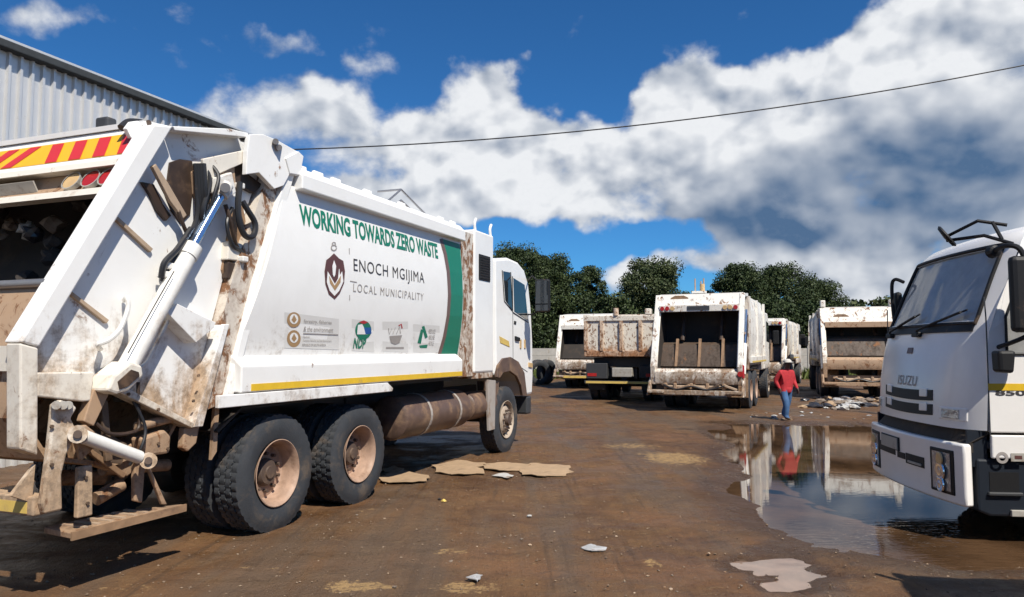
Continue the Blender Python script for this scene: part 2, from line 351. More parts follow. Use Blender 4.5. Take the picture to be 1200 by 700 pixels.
# value noise for terrain and crumpled things
_tab = rng.random((256, 256))
def vnoise(x, y):
    xi = np.floor(x).astype(int); yi = np.floor(y).astype(int); fx = x-xi; fy = y-yi; fx = fx*fx*(3-2*fx); fy = fy*fy*(3-2*fy)
    a = _tab[xi & 255, yi & 255]; b = _tab[(xi+1) & 255, yi & 255]; c = _tab[xi & 255, (yi+1) & 255]; d = _tab[(xi+1) & 255, (yi+1) & 255]
    return (a*(1-fx)+b*fx)*(1-fy)+(c*(1-fx)+d*fx)*fy
def fbm(x, y, o=4):
    s = 0; a = .5
    for i in range(o): s = s+a*(vnoise(x*2**i+17*i, y*2**i+31*i)-.5); a *= .5
    return s

# ------------------------------------------------------------------ ground, puddles
def pixpoly(pts): return np.array([tuple(gpt(x, y).xy) for x, y in pts])
PUD = pixpoly([(818,503),(860,499),(905,497),(950,498),(1000,498),(1050,503),(1120,515),(1240,545),(1330,590),(1330,650),(1240,655),(1150,653),(1080,649),(1010,641),(955,629),(912,613),(884,592),(872,568),(884,545),(872,524),(845,512)])
PUD2 = pixpoly([(866,654),(900,651),(922,643),(938,655),(962,664),(980,673),(945,681),(915,687),(893,679),(885,665)])
def poly_sdf(P, X, Y):
    d = np.full(X.shape, 1e9); ins = np.zeros(X.shape, bool); n = len(P)
    for i in range(n):
        a = P[i]; b = P[(i+1) % n]; e = b-a; wx = X-a[0]; wy = Y-a[1]
        t = np.clip((wx*e[0]+wy*e[1])/(e@e), 0, 1); d = np.minimum(d, np.hypot(wx-e[0]*t, wy-e[1]*t))
        c = ((a[1] > Y) != (b[1] > Y)) & (X < (b[0]-a[0])*(Y-a[1])/(b[1]-a[1]+1e-12)+a[0]); ins ^= c
    return np.where(ins, -d, d)
DRY = [(790,537,50,10,1.0),(735,524,55,5,.7),(420,690,55,9,1.0),(548,690,52,9,.9),(526,648,28,5,.8),(765,661,16,9,.8),(470,562,40,8,.6),(300,668,60,6,.5),(250,668,30,5,.4),
       (640,540,40,6,.5),(520,690,30,8,.7),(700,562,60,8,.35),(150,690,70,10,.5),(620,470,60,5,.6),(690,476,80,5,.5),(430,600,40,8,.5),(350,622,25,6,.5)]
WATER_Z = -.036
def ground_h(X, Y):
    h = .05*fbm(X*.35, Y*.35, 3)+.040*fbm(X*1.7+9, Y*1.7, 4)+.022*fbm(X*6, Y*6, 3)
    # tyre ruts: lug marks running the way the trucks drive in
    u = X*math.cos(R_(17))-Y*math.sin(R_(17)); v = X*math.sin(R_(17))+Y*math.cos(R_(17))
    for c, wd, am in ((-1.15, .34, .026), (.55, .36, .026), (-3.0, .30, .018), (-.30, .30, .022), (-2.2, .24, .014)):
        wob = c+.35*fbm(v*.25+c*7, v*0+c, 2); k = np.clip(1-np.abs(u-wob)/wd, 0, 1); k = np.minimum(1, k*2.5)*(.55+.9*np.clip(fbm(v*.6+c, u*.6, 2)+.3, 0, 1))
        h = h-am*k*(.55+.45*np.sin((u-wob)*62))*(.75+.25*np.sign(np.sin(v*34+np.sign(u-wob)*1.3)))
    h = np.clip(h+.004, -.032, .05)
    near = (np.abs(X) < 20) & (Y > 2) & (Y < 30)
    s1 = poly_sdf(PUD, X, Y)+.6*fbm(X*1.1, Y*1.1, 4)*np.clip(Y/9, .5, 1.6)+np.clip((Y-10.5)/4, 0, 1)*1.9*np.clip(fbm(X*.9+3, Y*.42, 4)+.02, -.1, .4)*1.6; s2 = poly_sdf(PUD2, X, Y)+.55*fbm(X*5, Y*5, 4)
    for s, dep, w in ((s1, .11, .55), (s2, .06, .16)):
        k = np.clip(.5-s/(2*w), 0, 1); k = k*k*(3-2*k); h = np.where(near, h*(1-k)-dep*k*.95, h)
    return h, s1, s2
def expand(a, b, n): return a+(b-a)*(np.linspace(0, 1, n)**2.6)
xs = np.concatenate([expand(-14, -500, 24)[::-1][:-1], np.arange(-14, 18, .085), expand(18, 500, 24)])
ys = np.concatenate([expand(2.4, -120, 18)[::-1][:-1], np.arange(2.4, 13, .055), np.arange(13, 36, .14), expand(36, 900, 30)])
GX, GY = np.meshgrid(xs, ys); GH, S1, S2 = ground_h(GX, GY)
dry = np.zeros(GX.shape)
for (px, py, rx, ry, w) in DRY:
    c = gpt(px, py); ax = abs(gpt(px+rx, py).x-c.x); ay = abs(gpt(px, py-ry).y-gpt(px, py+ry).y)/2
    q = np.hypot((GX-c.x)/ax, (GY-c.y)/ay); dry = np.maximum(dry, w*np.clip(1.35-q, 0, 1))
wet = np.clip(1-np.minimum(S1/1.3, S2/.45), 0, 1)
nx, ny = len(xs), len(ys)
idx = np.arange(nx*ny).reshape(ny, nx)
faces = np.stack([idx[:-1, :-1], idx[:-1, 1:], idx[1:, 1:], idx[1:, :-1]], -1).reshape(-1, 4)
gm = bpy.data.meshes.new('ground'); gm.vertices.add(nx*ny); gm.vertices.foreach_set('co', np.stack([GX, GY, GH], -1).ravel())
gm.loops.add(faces.size); gm.loops.foreach_set('vertex_index', faces.ravel()); gm.polygons.add(len(faces))
gm.polygons.foreach_set('loop_start', np.arange(0, faces.size, 4)); gm.update(calc_edges=True); gm.polygons.foreach_set('use_smooth', np.ones(len(faces), bool))
for nm, arr in (('dry', dry), ('wet', wet)):
    at = gm.attributes.new(nm, 'FLOAT', 'POINT'); at.data.foreach_set('value', arr.ravel().astype(np.float32))
m, t, b = principled('mud_ground')
pos = t.new('ShaderNodeNewGeometry').outputs['Position']
ad = t.new('ShaderNodeAttribute', attribute_name='dry').outputs['Fac']; aw = t.new('ShaderNodeAttribute', attribute_name='wet').outputs['Fac']
nA = t.noise(pos, .55, 6, .6, .3); nB = t.noise(pos, 3.2, 8, .66, .3); nC = t.noise(pos, 26, 5, .65); nD = t.noise(pos, 95, 3, .6)
trk = t.noise(t.mapping(pos, (9, .55, 1), rot=(0, 0, R_(14))), 1.0, 4, .6); nE = t.noise(t.mapping(pos, (.8, 1.5, 1), (4, 9, 0)), .9, 5, .65, .5)
base = t.mix(t.rng(nA, .36, .62), rgb(0.0947, 0.0453, 0.0178), rgb(0.1406, 0.0702, 0.0277))
base = t.mix(t.m('MULTIPLY', t.rng(nB, .42, .72), .6), base, rgb(0.1775, 0.0987, 0.0414))
base = t.mix(t.m('MULTIPLY', t.rng(nB, .48, .28), .5), base, rgb(0.0553, 0.0262, 0.0110))
base = t.mix(t.m('MULTIPLY', t.rng(trk, .5, .7), .35), base, rgb(0.0695, 0.0336, 0.0138))
base = t.mix(t.m('MULTIPLY', t.rng(nC, .58, .75), .35), base, rgb(0.2288, 0.1426, 0.0662))
flk = t.m('MULTIPLY', t.rng(t.noise(t.mapping(pos, (1.0, 1.6, 1), (2, 5, 0)), 6.5, 9, .72, .8), .565, .66), t.rng(t.noise(pos, .8, 3, .5), .42, .58))
base = t.mix(t.m('MULTIPLY', flk, .75), base, rgb(0.3390, 0.2160, 0.1000))
peb = t.new('ShaderNodeTexVoronoi'); t.put(peb.inputs['Vector'], pos); peb.inputs['Scale'].default_value = 34
pebf = t.m('MULTIPLY', t.rng(peb.outputs['Distance'], .30, .12), t.rng(t.noise(pos, 7, 2), .52, .62))
base = t.mix(t.m('MULTIPLY', pebf, .55), base, rgb(0.2486, 0.1566, 0.0850))
base = t.mix(t.m('MULTIPLY', t.rng(t.noise(t.mapping(pos, (.7, 1.2, 1), (7, 1, 0)), .7, 7, .62, .6), .50, .66), .5), base, rgb(.205, .098, .042))
hd = t.mapping(pos, (2.2, .35, 1), rot=(0, 0, R_(19)))          # the way the trucks drive
base = t.mix(t.m('MULTIPLY', t.rng(t.noise(hd, .55, 5, .6, .4), .44, .62), .62), base, rgb(.105, .076, .052))
base = t.mix(t.m('MULTIPLY', t.rng(t.noise(t.mapping(pos, (16, .5, 1), rot=(0, 0, R_(17))), 1.0, 3, .55), .54, .66), t.rng(t.noise(hd, .8, 2), .42, .6, 0, .55)), base, rgb(.066, .038, .02))
base = t.mix(t.m('MULTIPLY', t.rng(t.noise(t.mapping(pos, (1.2, 2.4, 1), (9, 4, 0)), 2.2, 8, .7, 1.0), .57, .70), .55), base, rgb(.055, .032, .018))
dryf = t.rng(t.m('ADD', ad, t.m('MULTIPLY', t.m('SUBTRACT', t.noise(t.mapping(pos, (1, 1.5, 1)), 9, 9, .74, .6), .5), 2.6)), .62, .80)
dryf = t.m('MULTIPLY', dryf, t.rng(nC, .36, .5))
base = t.mix(t.m('MULTIPLY', dryf, .85), base, rgb(0.3552, 0.2266, 0.0979))
wetf = t.rng(t.m('ADD', aw, t.m('MULTIPLY', t.m('SUBTRACT', nB, .5), .9)), .35, .8)
base = t.mix(t.m('MULTIPLY', wetf, .7), base, rgb(0.0458, 0.0227, 0.0098))
t.put(b.inputs['Base Color'], base)
damp = t.m('MULTIPLY', t.rng(nE, .42, .58), t.rng(dryf, 0, .5, 1, 0))
ro = t.m('SUBTRACT', .86, t.m('MULTIPLY', damp, .42)); ro = t.m('SUBTRACT', ro, t.m('MULTIPLY', wetf, .35))
t.put(b.inputs['Roughness'], t.m('ADD', ro, t.m('MULTIPLY', t.m('SUBTRACT', nC, .5), .3), clamp=True))
b.inputs['Specular IOR Level'].default_value = .4
bn = t.new('ShaderNodeBump'); bn.inputs['Strength'].default_value = .9; bn.inputs['Distance'].default_value = .055
hh = t.m('ADD', t.m('MULTIPLY', nB, .9), t.m('ADD', t.m('MULTIPLY', nC, .28), t.m('MULTIPLY', trk, .5))); hh = t.m('ADD', hh, t.m('MULTIPLY', nD, .26)); hh = t.m('ADD', hh, t.m('ADD', t.m('MULTIPLY', pebf, .16), t.m('MULTIPLY', flk, .12)))
t.put(bn.inputs['Height'], hh); t.put(b.inputs['Normal'], bn.outputs[0])
gm.materials.append(m)
ground = bpy.data.objects.new('ground', gm); col.objects.link(ground); tag(ground, kind='structure')

def water(name, c, rip_amt):
    m, t, b = principled(name)
    pos = t.new('ShaderNodeNewGeometry').outputs['Position']
    t.put(b.inputs['Base Color'], t.mix(t.rng(t.noise(pos, 1.1, 5, .6, .5), .35, .68), rgb(*c), rgb(*[q*.45 for q in c]))); b.inputs['IOR'].default_value = 1.33; b.inputs['Specular IOR Level'].default_value = .62
    t.put(b.inputs['Roughness'], t.rng(t.noise(pos, 1.3, 4), .4, .75, .012, .05))
    bn = t.new('ShaderNodeBump'); bn.inputs['Distance'].default_value = .01
    sy = t.new('ShaderNodeSeparateXYZ'); t.l.new(pos, sy.inputs[0])
    rip = t.m('MULTIPLY', t.rng(sy.outputs[1], 8.0, 6.3), t.rng(sy.outputs[0], 2.0, 3.6))   # breeze ruffles the open end under the cab
    t.put(bn.inputs['Strength'], t.m('ADD', t.m('MULTIPLY', rip, .55*rip_amt), .035))
    t.put(bn.inputs['Height'], t.m('ADD', t.noise(t.mapping(pos, (3, 9, 1)), 1.6, 3), t.m('MULTIPLY', t.noise(pos, 22, 2), .12))); t.put(b.inputs['Normal'], bn.outputs[0])
water('puddle_water', (.10, .056, .029), 1.0); water('milky_water', (.30, .20, .145), 0.0)
for k, (P, pad, wm) in enumerate(((PUD, .7, 'puddle_water'), (PUD2, .3, 'milky_water'))):
    c = P.mean(0); pts = []
    for q in P:
        v = (q-c); v = v/np.linalg.norm(v); pts.append(tuple(q+v*pad)+(WATER_Z,))
    mb = MB(); mb.quad(*pts); o = mb.build('puddle', wm); tag(o, kind='structure')
    if o.data.polygons[0].normal.z < 0: o.data.flip_normals()

# ------------------------------------------------------------------ corrugated shed (parallel to the near truck)
TH = R_(21.3); D2 = Vector((math.sin(TH), math.cos(TH), 0)); N2 = Vector((math.cos(TH), -math.sin(TH), 0))
SHED_C = -10.5
shed = empty('corrugated_shed', tuple(N2*SHED_C+D2*(-9)), R_(90)-TH)
tag(shed, 'tall grey corrugated steel shed with dark eave gutter behind the lettered compactor truck', 'shed')
FS = Frame(shed.location, shed.rotation_euler.z)
ZE = FS.s(0, 57, 0)[1]; ZT = FS.s(0, 44, -.15)[1]; LEN = 21.6; pitch = .172; cov = pitch*4
prof = []
for k in range(4):
    x = k*pitch; prof += [(x, 0), (x+.100, 0), (x+.116, .037), (x+.154, .037), (x+.170, 0)]
mb = MB(); n = len(prof); zz = [0, ZE*.5, ZE]
for z in zz:
    for (x, d) in prof: mb.v.append((x, -d*1.25, z))
for j in range(2):
    for i in range(n-1): mb.f.append((j*n+i, j*n+i+1, (j+1)*n+i+1, (j+1)*n+i)); mb.mi.append(0)
sheet_me = mb.mesh('wall_sheet', 'zinc')
ns = int(LEN/cov)
for k in range(ns): link_mesh('wall_sheet', sheet_me, shed, (k*cov, -.004*(k % 2), 0))
for k in range(9): link_mesh('wall_sheet', sheet_me, shed, (ns*cov+.01, .02+k*cov, 0), (0, 0, R_(90)))
MB().b2(-.1, ns*cov+.12, -.17, .05, ZE-.02, ZT).build('eave_gutter', 'eave_dark', shed, bevel=.015)
MB().prism([(-.12, ZT+.002), (6.6, ZT+.9), (6.6, ZT+.98), (-.12, ZT+.05)], -.15, ns*cov+.15, 'x').build('roof', 'zinc', shed)

# ------------------------------------------------------------------ boundary wall of concrete planks far behind
wall = empty('plank_wall', (-14, 47, 0), R_(-4)); tag(wall, 'pale precast concrete plank wall below the dark trees', 'wall')
pm = MB().box((0, 0, 0), (2.3, .06, .43)).mesh('concrete_plank', 'concrete'); po = MB().box((0, 0, 1.0), (.14, .14, 2.0)).mesh('post', 'concrete')
for k in range(23):
    link_mesh('post', po, wall, (k*2.44, 0, 0))
    for j in range(4): link_mesh('concrete_plank', pm, wall, (k*2.44+1.22, 0, .23+j*.44))
# ------------------------------------------------------------------ trees
def tree(name, px, top, Y, wpx, label, cat='tree', group=None, mat='leaf_dark', n=6500, low=.13, leaf=.066, seed=0):
    r = np.random.default_rng(seed+100)
    P = CAM+cam_ray(px, top)*(Y/cam_ray(px, top).y); H = P.z; W = wpx/FPX*Y
    root = empty(name, (P.x, Y, 0), r.uniform(0, 6))
    tag(root, label, cat, group)
    tr = MB(); lean = r.uniform(-.3, .3, 2)
    trunk = [(lean[0]*q*q, lean[1]*q*q, H*.72*q) for q in np.linspace(0, 1, 6)]
    tr.tube(trunk, H*.032+.05, 8, r1=.05)
    ncl = 80 if n > 20000 else 34 if n > 8000 else 18
    cls = []
    for k in range(ncl):
        zf = low+(1-low)*((k+.5)/ncl)**.92*.93; env = math.sin(math.pi*min(.98, (zf-low)/(1-low)*.80+.20))**.55
        a = k*2.4+r.uniform(-.4, .4); rad = W*.5*env*r.uniform(.15, .95)
        c = np.array([math.cos(a)*rad, math.sin(a)*rad, H*zf]); s = W*(r.uniform(.08, .17) if n > 20000 else r.uniform(.10, .22))
        c[2] = min(c[2], H-s*.75); cls.append((c, s))
    for c, s in cls[:10]:
        q = c[2]/H*.5; b0 = Vector((lean[0]*q*q, lean[1]*q*q, H*.72*q)); c = Vector(c); md = (b0+c)/2+Vector((0, 0, -.15))
        tr.tube([b0, md, c], .07, 6, r1=.02)
    tr.build('trunk', 'bark', root, smooth=True)
    V = []; per = n//ncl
    for c, s in cls:
        u = r.normal(size=(per, 3)); u /= np.linalg.norm(u, axis=1, keepdims=True)
        rad = s*(r.random((per, 1))**.45)*(1+.35*(r.random((per, 1))-.3)); p = c+u*rad*np.array([1, 1, .78])
        t1 = r.normal(size=(per, 3)); t1 /= np.linalg.norm(t1, axis=1, keepdims=True)
        nn = u+.9*r.normal(size=(per, 3)); t2 = np.cross(nn, t1); t2 /= np.linalg.norm(t2, axis=1, keepdims=True)
        L = leaf*r.uniform(.6, 1.5, (per, 1)); B = L*r.uniform(.4, .75, (per, 1))
        V.append(np.stack([p-t1*L, p+t2*B, p+t1*L, p-t2*B], 1))
    V = np.concatenate(V).reshape(-1, 3); V[:, 2] = np.maximum(V[:, 2], .05); nf = len(V)//4
    me = bpy.data.meshes.new('crown'); me.vertices.add(len(V)); me.vertices.foreach_set('co', V.ravel())
    me.loops.add(nf*4); me.loops.foreach_set('vertex_index', np.arange(nf*4)); me.polygons.add(nf); me.polygons.foreach_set('loop_start', np.arange(0, nf*4, 4)); me.update(calc_edges=True)
    me.materials.append(MATS[mat]); link_mesh('crown', me, root)
    return root
TREES = [(600,285,52,112,'broad dark tree rising behind the lettered truck cab'),(645,296,54,92,'dark rounded tree behind the wing mirror of the lettered truck'),
 (692,308,56,54,'small separate dark tree standing over the rusty tipper'),(765,302,52,104,'loose bushy tree between the rusty tipper and the open compactor'),
 (866,307,56,92,'dense tree behind the beacon of the open compactor'),(912,309,58,104,'wide dense tree behind the narrow truck beside the open compactor'),(955,327,60,84,'lower tree sloping down towards the wide truck by the rubbish'),
 (548,300,56,80,'dark tree hidden behind the white vented box of the lettered truck')]
for k, (px, top, Y, w, lb) in enumerate(TREES):
    tree('broadleaf_tree', px, top, Y, w, lb, mat='leaf_mid' if k in (3,) else 'leaf_dark', n=62000 if k != 2 else 26000, seed=k, group='trees behind the yard wall')
for k, (px, top, w) in enumerate([(580,345,80),(625,346,80),(668,344,76),(716,342,66),(735,346,66),(800,342,80),(850,345,84),(905,348,84),(945,352,80),(985,360,76)]):
    spot = ['behind the cab door of the lettered truck', 'behind the wing mirror of the lettered truck', 'behind the compactor with the yellow bumper', 'behind the top rail of the rusty tipper', 'between the rusty tipper and the open compactor',
            'hidden behind the open compactor header', 'behind the amber beacon', 'behind the half-hidden narrow compactor', 'above the person in the red jacket', 'beside the compactor at the rubbish heap'][k]
    tree('bush', px, top, 50+(k % 3)*1.2, w, 'low dark bush under the trees, '+spot, 'bush', 'bushes under the trees', n=14000, low=.06, leaf=.085, seed=40+k)
for k, (px, top, w) in enumerate([(1000,351,60),(1035,348,60),(1075,350,70),(1120,352,70),(1165,350,80),(1205,349,80)]):
    tree('far_tree', px, top, 88, w, 'far tree in the low row beyond the wide truck by the rubbish', 'tree', 'far row of trees', n=2600, low=.05, leaf=.26, seed=60+k, mat='leaf_mid')

# ------------------------------------------------------------------ overhead cable and its pole
pA = CAM+cam_ray(318, 176)*(15.6/cam_ray(318, 176).y); pB = CAM+cam_ray(1290, 58)*(15.0/cam_ray(1290, 58).y)
pts = [pA+(pB-pA)*q-Vector((0, 0, .42*4*q*(1-q))) for q in np.linspace(0, 1, 40)]
tag(MB().tube(pts, .0135, 6).build('overhead_cable', 'cable'), 'single black overhead cable sagging across the cloudy sky', 'cable')
pole = empty('utility_pole', (pB.x, pB.y, 0)); tag(pole, 'timber pole holding up the right end of the overhead cable', 'pole')
MB().tube([(0, 0, -.3), (0, 0, pB.z+.5)], .13, 10, r1=.09).build('shaft', 'timber', pole, smooth=True); MB().cyl((0, -.1, pB.z-.02), (0, .1, pB.z-.02), .03, 8).build('insulator', 'concrete', pole)

# loose grit strewn over the yard, far too much to count
_r = np.random.default_rng(77); gn = 5200
_y = 3.4+11*_r.random(gn)**1.5; _x = (_r.random(gn)*2-1)*(.70*_y+.3)
_h, _a, _b = ground_h(_x, _y); keep = (_a > .05) & (_b > .02); _x, _y, _h = _x[keep], _y[keep], _h[keep]; gn = len(_x)
_oct = np.array([(1, 0, 0), (0, 1, 0), (-1, 0, 0), (0, -1, 0), (0, 0, .7), (0, 0, -.7)], float); _of = np.array([(0, 1, 4), (1, 2, 4), (2, 3, 4), (3, 0, 4), (1, 0, 5), (2, 1, 5), (3, 2, 5), (0, 3, 5)])
_sz = .0035+.010*_r.random(gn)**3; _V = _oct[None]*(.6+.8*_r.random((gn, 6, 1)))*_sz[:, None, None]; _an = _r.random(gn)*6.28; _c, _s = np.cos(_an)[:, None], np.sin(_an)[:, None]
_V = np.stack([_V[..., 0]*_c-_V[..., 1]*_s, _V[..., 0]*_s+_V[..., 1]*_c, _V[..., 2]], -1)+np.stack([_x, _y, _h+_sz*.35], -1)[:, None]
gme = bpy.data.meshes.new('gravel'); gme.from_pydata(_V.reshape(-1, 3).tolist(), [], (_of[None]+6*np.arange(gn)[:, None, None]).reshape(-1, 3).tolist())
m, t, b = principled('grit'); t.put(b.inputs['Base Color'], t.mix(t.new('ShaderNodeNewGeometry').outputs['Random Per Island'], rgb(.09, .055, .032), rgb(.30, .22, .15))); b.inputs['Roughness'].default_value = .85
gme.materials.append(m); tag(link_mesh('gravel', gme), 'loose brown grit strewn over the muddy yard', 'gravel', kind='stuff')

# ------------------------------------------------------------------ crumpled bags and scraps
def crumpled_mesh(name, size, mat, seed, stretch=(1.3, 1, .6), sub=2):
    bm = bmesh.new(); bmesh.ops.create_icosphere(bm, subdivisions=sub, radius=1.0); o = Vector((seed*1.37, seed*.71, seed*.33))
    for v in bm.verts:
        d = v.co.normalized(); q = 1+.55*mnoise.noise(d*1.6+o)+.30*abs(mnoise.noise(d*4.1+o))-.12; v.co = Vector((d.x*stretch[0], d.y*stretch[1], d.z*stretch[2]))*q*size
    me = bpy.data.meshes.new(name); bm.to_mesh(me); bm.free(); me.materials.append(MATS[mat]); return me
# ------------------------------------------------------------------ wheels (shared meshes)
def tyre_mesh(R=.53, w=.28, seg=120):
    h = w/2; prof = [(-h*.72, R*.535), (-h*.9, R*.58), (-h*1.03, R*.72), (-h*1.02, R*.82), (-h*.93, R*.925), (-h*.86, R*.965)]
    cols = [(-.84, 0), (-.48, 0), (-.46, 9), (-.40, 9), (-.38, 1), (-.04, 1), (-.03, 9), (.03, 9), (.04, 2), (.38, 2), (.40, 9), (.46, 9), (.48, 3), (.84, 3)]
    mb = MB(); ring = len(prof)*2+len(cols)
    for k in range(seg):
        q = 2*math.pi*k/seg; pr = list(prof)
        for (c, kind) in cols:
            r = R
            if kind == 9: r = R-.016
            elif kind in (0, 3) and (k+(1 if kind == 3 else 0)) % 3 == 0: r = R-.011
            elif kind in (1, 2) and (k+kind) % 3 == 0: r = R-.009
            y = c*h + (.006 if k % 2 else -.006)*(abs(c) < .5); pr.append((y, r))
        pr += [(-a, r) for a, r in prof[::-1]]
        for a, r in pr: mb.v.append((r*math.cos(q), a, r*math.sin(q)))
    for k in range(seg):
        k2 = (k+1) % seg
        for i in range(ring-1): mb.f.append((k*ring+i, k*ring+i+1, k2*ring+i+1, k2*ring+i)); mb.mi.append(0)
    return mb.mesh('tyre', 'rubber', smooth=28)
def rim_mesh(kind, m):
    mb = MB()
    if kind == 'deep': pr = [(-.128, .286), (-.142, .305), (-.145, .298), (-.128, .278), (-.10, .268), (-.02, .258), (.015, .250), (.028, .235), (.022, .20), (.018, .12), (.018, .0)]
    else: pr = [(-.10, .286), (-.142, .305), (-.145, .298), (-.12, .275), (-.085, .262), (-.075, .245), (-.10, .215), (-.125, .185), (-.135, .12), (-.135, 0)]
    mb.lathe(pr, seg=40); return mb.mesh('wheel', m, smooth=35)
def hub_mesh(kind):
    mb = MB()
    if kind == 'deep':
        mb.lathe([(.03, .13), (-.01, .125), (-.035, .105), (-.04, .06), (-.055, .055), (-.057, 0)], seg=24); y = .0; rr = .17
    else:
        mb.lathe([(-.12, .105), (-.165, .10), (-.19, .085), (-.195, 0)], seg=24); y = -.15; rr = .150
    for k in range(10):
        q = 2*math.pi*k/10; mb.cyl((math.cos(q)*rr, y+.03, math.sin(q)*rr), (math.cos(q)*rr, y-.02, math.sin(q)*rr), .017, 6)
    return mb.mesh('hub', 'hub_dark', smooth=35)
def hole_mesh():
    mb = MB()
    for k in range(10):
        q = 2*math.pi*(k+.5)/10; c = Vector((math.cos(q)*.228, -.098, math.sin(q)*.228)); mb.cyl(c+Vector((0, .02, 0)), c+Vector((0, -.004, 0)), .026, 10)
    return mb.mesh('hand_hole', 'chassis_black')
TYRE = tyre_mesh(); RIM = {('deep', 'rim_tan'): rim_mesh('deep', 'rim_tan'), ('front', 'rim_dirty'): rim_mesh('front', 'rim_dirty')}
HUB = {'deep': hub_mesh('deep'), 'front': hub_mesh('front')}; HOLE = hole_mesh()
def wheel(parent, x, y_out, kind='deep', spin=0.0, R=.53):
    """y_out: signed y of the outer tyre face"""
    sgn = -1 if y_out < 0 else 1; yc = y_out-sgn*.143; sc = R/.53
    w = link_mesh('wheel', RIM[('deep', 'rim_tan')] if kind == 'deep' else RIM[('front', 'rim_dirty')], parent, (x, yc, R-.012), (0, spin, 0) if sgn < 0 else (0, spin, math.pi), (sc, 1, sc))
    link_mesh('tyre', TYRE, w); link_mesh('hub', HUB[kind], w)
    if kind == 'front': tag(link_mesh('hand_hole', HOLE, w), kind='stuff')
    return w
def dual(parent, x, y_out, spin=0.0, R=.53):
    wheel(parent, x, y_out, 'deep', spin, R); wheel(parent, x, y_out-math.copysign(.325, y_out), 'deep', spin+.5, R)

# ------------------------------------------------------------------ the lettered compactor truck
loc = N2*(-5.75)+D2*5.69
T = empty('compactor_truck', tuple(loc), R_(90)-TH)
tag(T, 'white rubbish compactor truck lettered WORKING TOWARDS ZERO WASTE with its tailgate rams showing', 'garbage truck')
F1 = Frame(T.location, T.rotation_euler.z)
YO, YP = -1.25, -1.125
def S(*p, y=YO): return F1.sp(p, y)
def plate(name, mat, px, y0, y1, bevel=.006, yref=YO, parent=T, **k): return MB().prism(F1.sp(px, yref), y0, y1).build(name, mat, parent, bevel=bevel, **k)
def rodp(name, mat, a, b, y, r, parent=T, seg=16, r1=None): return MB().cyl(F1.p3(a[0], a[1], y), F1.p3(b[0], b[1], y), r, seg, r1).build(name, mat, parent, smooth=True)
def hose(name, mat, px, r, parent=T): return MB().tube(smoothpath([F1.p3(a, b, y) for a, b, y in px]), r, 8).build(name, mat, parent, smooth=True)

# body: bulged side shells, roof, top rail, gutter
XB0, XB1 = F1.s(348, 200, YO)[0], F1.s(541, 350, -1.28)[0]
XJ = F1.s(270, 465, YO)[0]           # the tailgate joint leans: further back at its foot
ZG, ZR = 1.54, 3.17
def bulge(z):
    q = (z-ZG)/(ZR-ZG); return 1.215+.03*q+.085*math.sin(math.pi*min(max(q, 0), 1))**1.0*(1-.25*q)
def joint_x(z): return XJ+(XB0-XJ)*(z-1.2)/(3.34-1.2)
def body_side(sg):
    mb = MB(); nz, nxn = 14, 10
    for k in range(2):
        for j in range(nz+1):
            z = ZG-.04+(ZR+.02-ZG+.04)*j/nz; x0 = joint_x(z)-.10
            for i in range(nxn+1): mb.v.append((x0+(XB1-x0)*i/nxn, sg*(bulge(z)-.03*k), z))
    w = nxn+1; o = w*(nz+1)
    for j in range(nz):
        for i in range(nxn):
            a = j*w+i; mb.f += [(a, a+1, a+w+1, a+w), (o+a, o+a+w, o+a+w+1, o+a+1)]; mb.mi += [0, 0]
    for j in range(nz):
        for i in (0, nxn): a = j*w+i; mb.f.append((a, a+w, o+a+w, o+a)); mb.mi.append(0)
    return mb.build('side_shell', 'white_body', T, smooth=True)
body_side(-1); body_side(1)
for sg in (-1, 1):
    xr = joint_x(3.2)+.03
    MB().prism([(sg*1.20, 3.15), (sg*1.335, 3.165), (sg*1.335, 3.30), (sg*1.25, 3.385), (sg*1.1, 3.385), (sg*1.1, 3.15)], xr, XB1+.01, 'x').build('top_rail', 'white_body', T, bevel=.012)
MB().b2(joint_x(3.2)+.05, XB1-.01, -1.1, 1.1, 3.28, 3.40).build('roof', 'white_body', T, bevel=.02)
MB().b2(XB1-.06, XB1-.004, -1.2, 1.2, 1.5, 3.3).build('front_bulkhead', 'rusty_frame', T)
MB().b2(XJ+.1, XB1-.01, -1.15, 1.15, 1.22, 1.52).build('floor', 'chassis_black', T)
for sg in (-1, 1):
    x0, x1 = XJ+.03, F1.s(541, 440, -1.32)[0]
    MB().prism([(sg*1.19, 1.60), (sg*1.245, 1.575), (sg*1.335, 1.50), (sg*1.335, 1.275), (sg*1.19, 1.275)], x0, x1, 'x').build('gutter_ledge', 'white_gutter', T, bevel=.012)
    MB().b2(x0+.12, x1-.02, sg*1.3355, sg*1.339, 1.285, 1.345).build('reflective_strip', 'yellow_tape', T)
    xe = F1.s(460, 455, -1.33)[0]
    MB().prism([(x0-.26, 1.165), (xe-.02, 1.165), (xe, 1.20), (xe-.12, 1.268), (x0-.26, 1.268)], sg*1.34, sg*1.30).build('side_skirt', 'white_gutter', T, bevel=.006)
# roof lugs, folded roof ladder
for px, py in ((352,190),(372,206),(393,214),(430,229),(470,243),(516,262),(530,266)):
    p = F1.p3(px, py+6, -1.2); MB().box((p.x, -1.2, 3.40), (.16, .05, .07)).build('roof_lug', 'white_body', T, bevel=.02)
for y in (-.9, -.55):
    a, b, c = F1.p3(448, 232, y), F1.p3(470, 222, y), F1.p3(510, 252, y); zt = 3.72
    MB().tube([(a.x, y, 3.42), (b.x, y, zt), (c.x, y, 3.42)], .014, 6).build('roof_rail', 'steel_grey', T)
a = F1.p3(470, 222, -.9); MB().tube([(a.x, -.9, 3.72), (a.x, -.55, 3.72)], .014, 6).build('roof_rail', 'steel_grey', T)

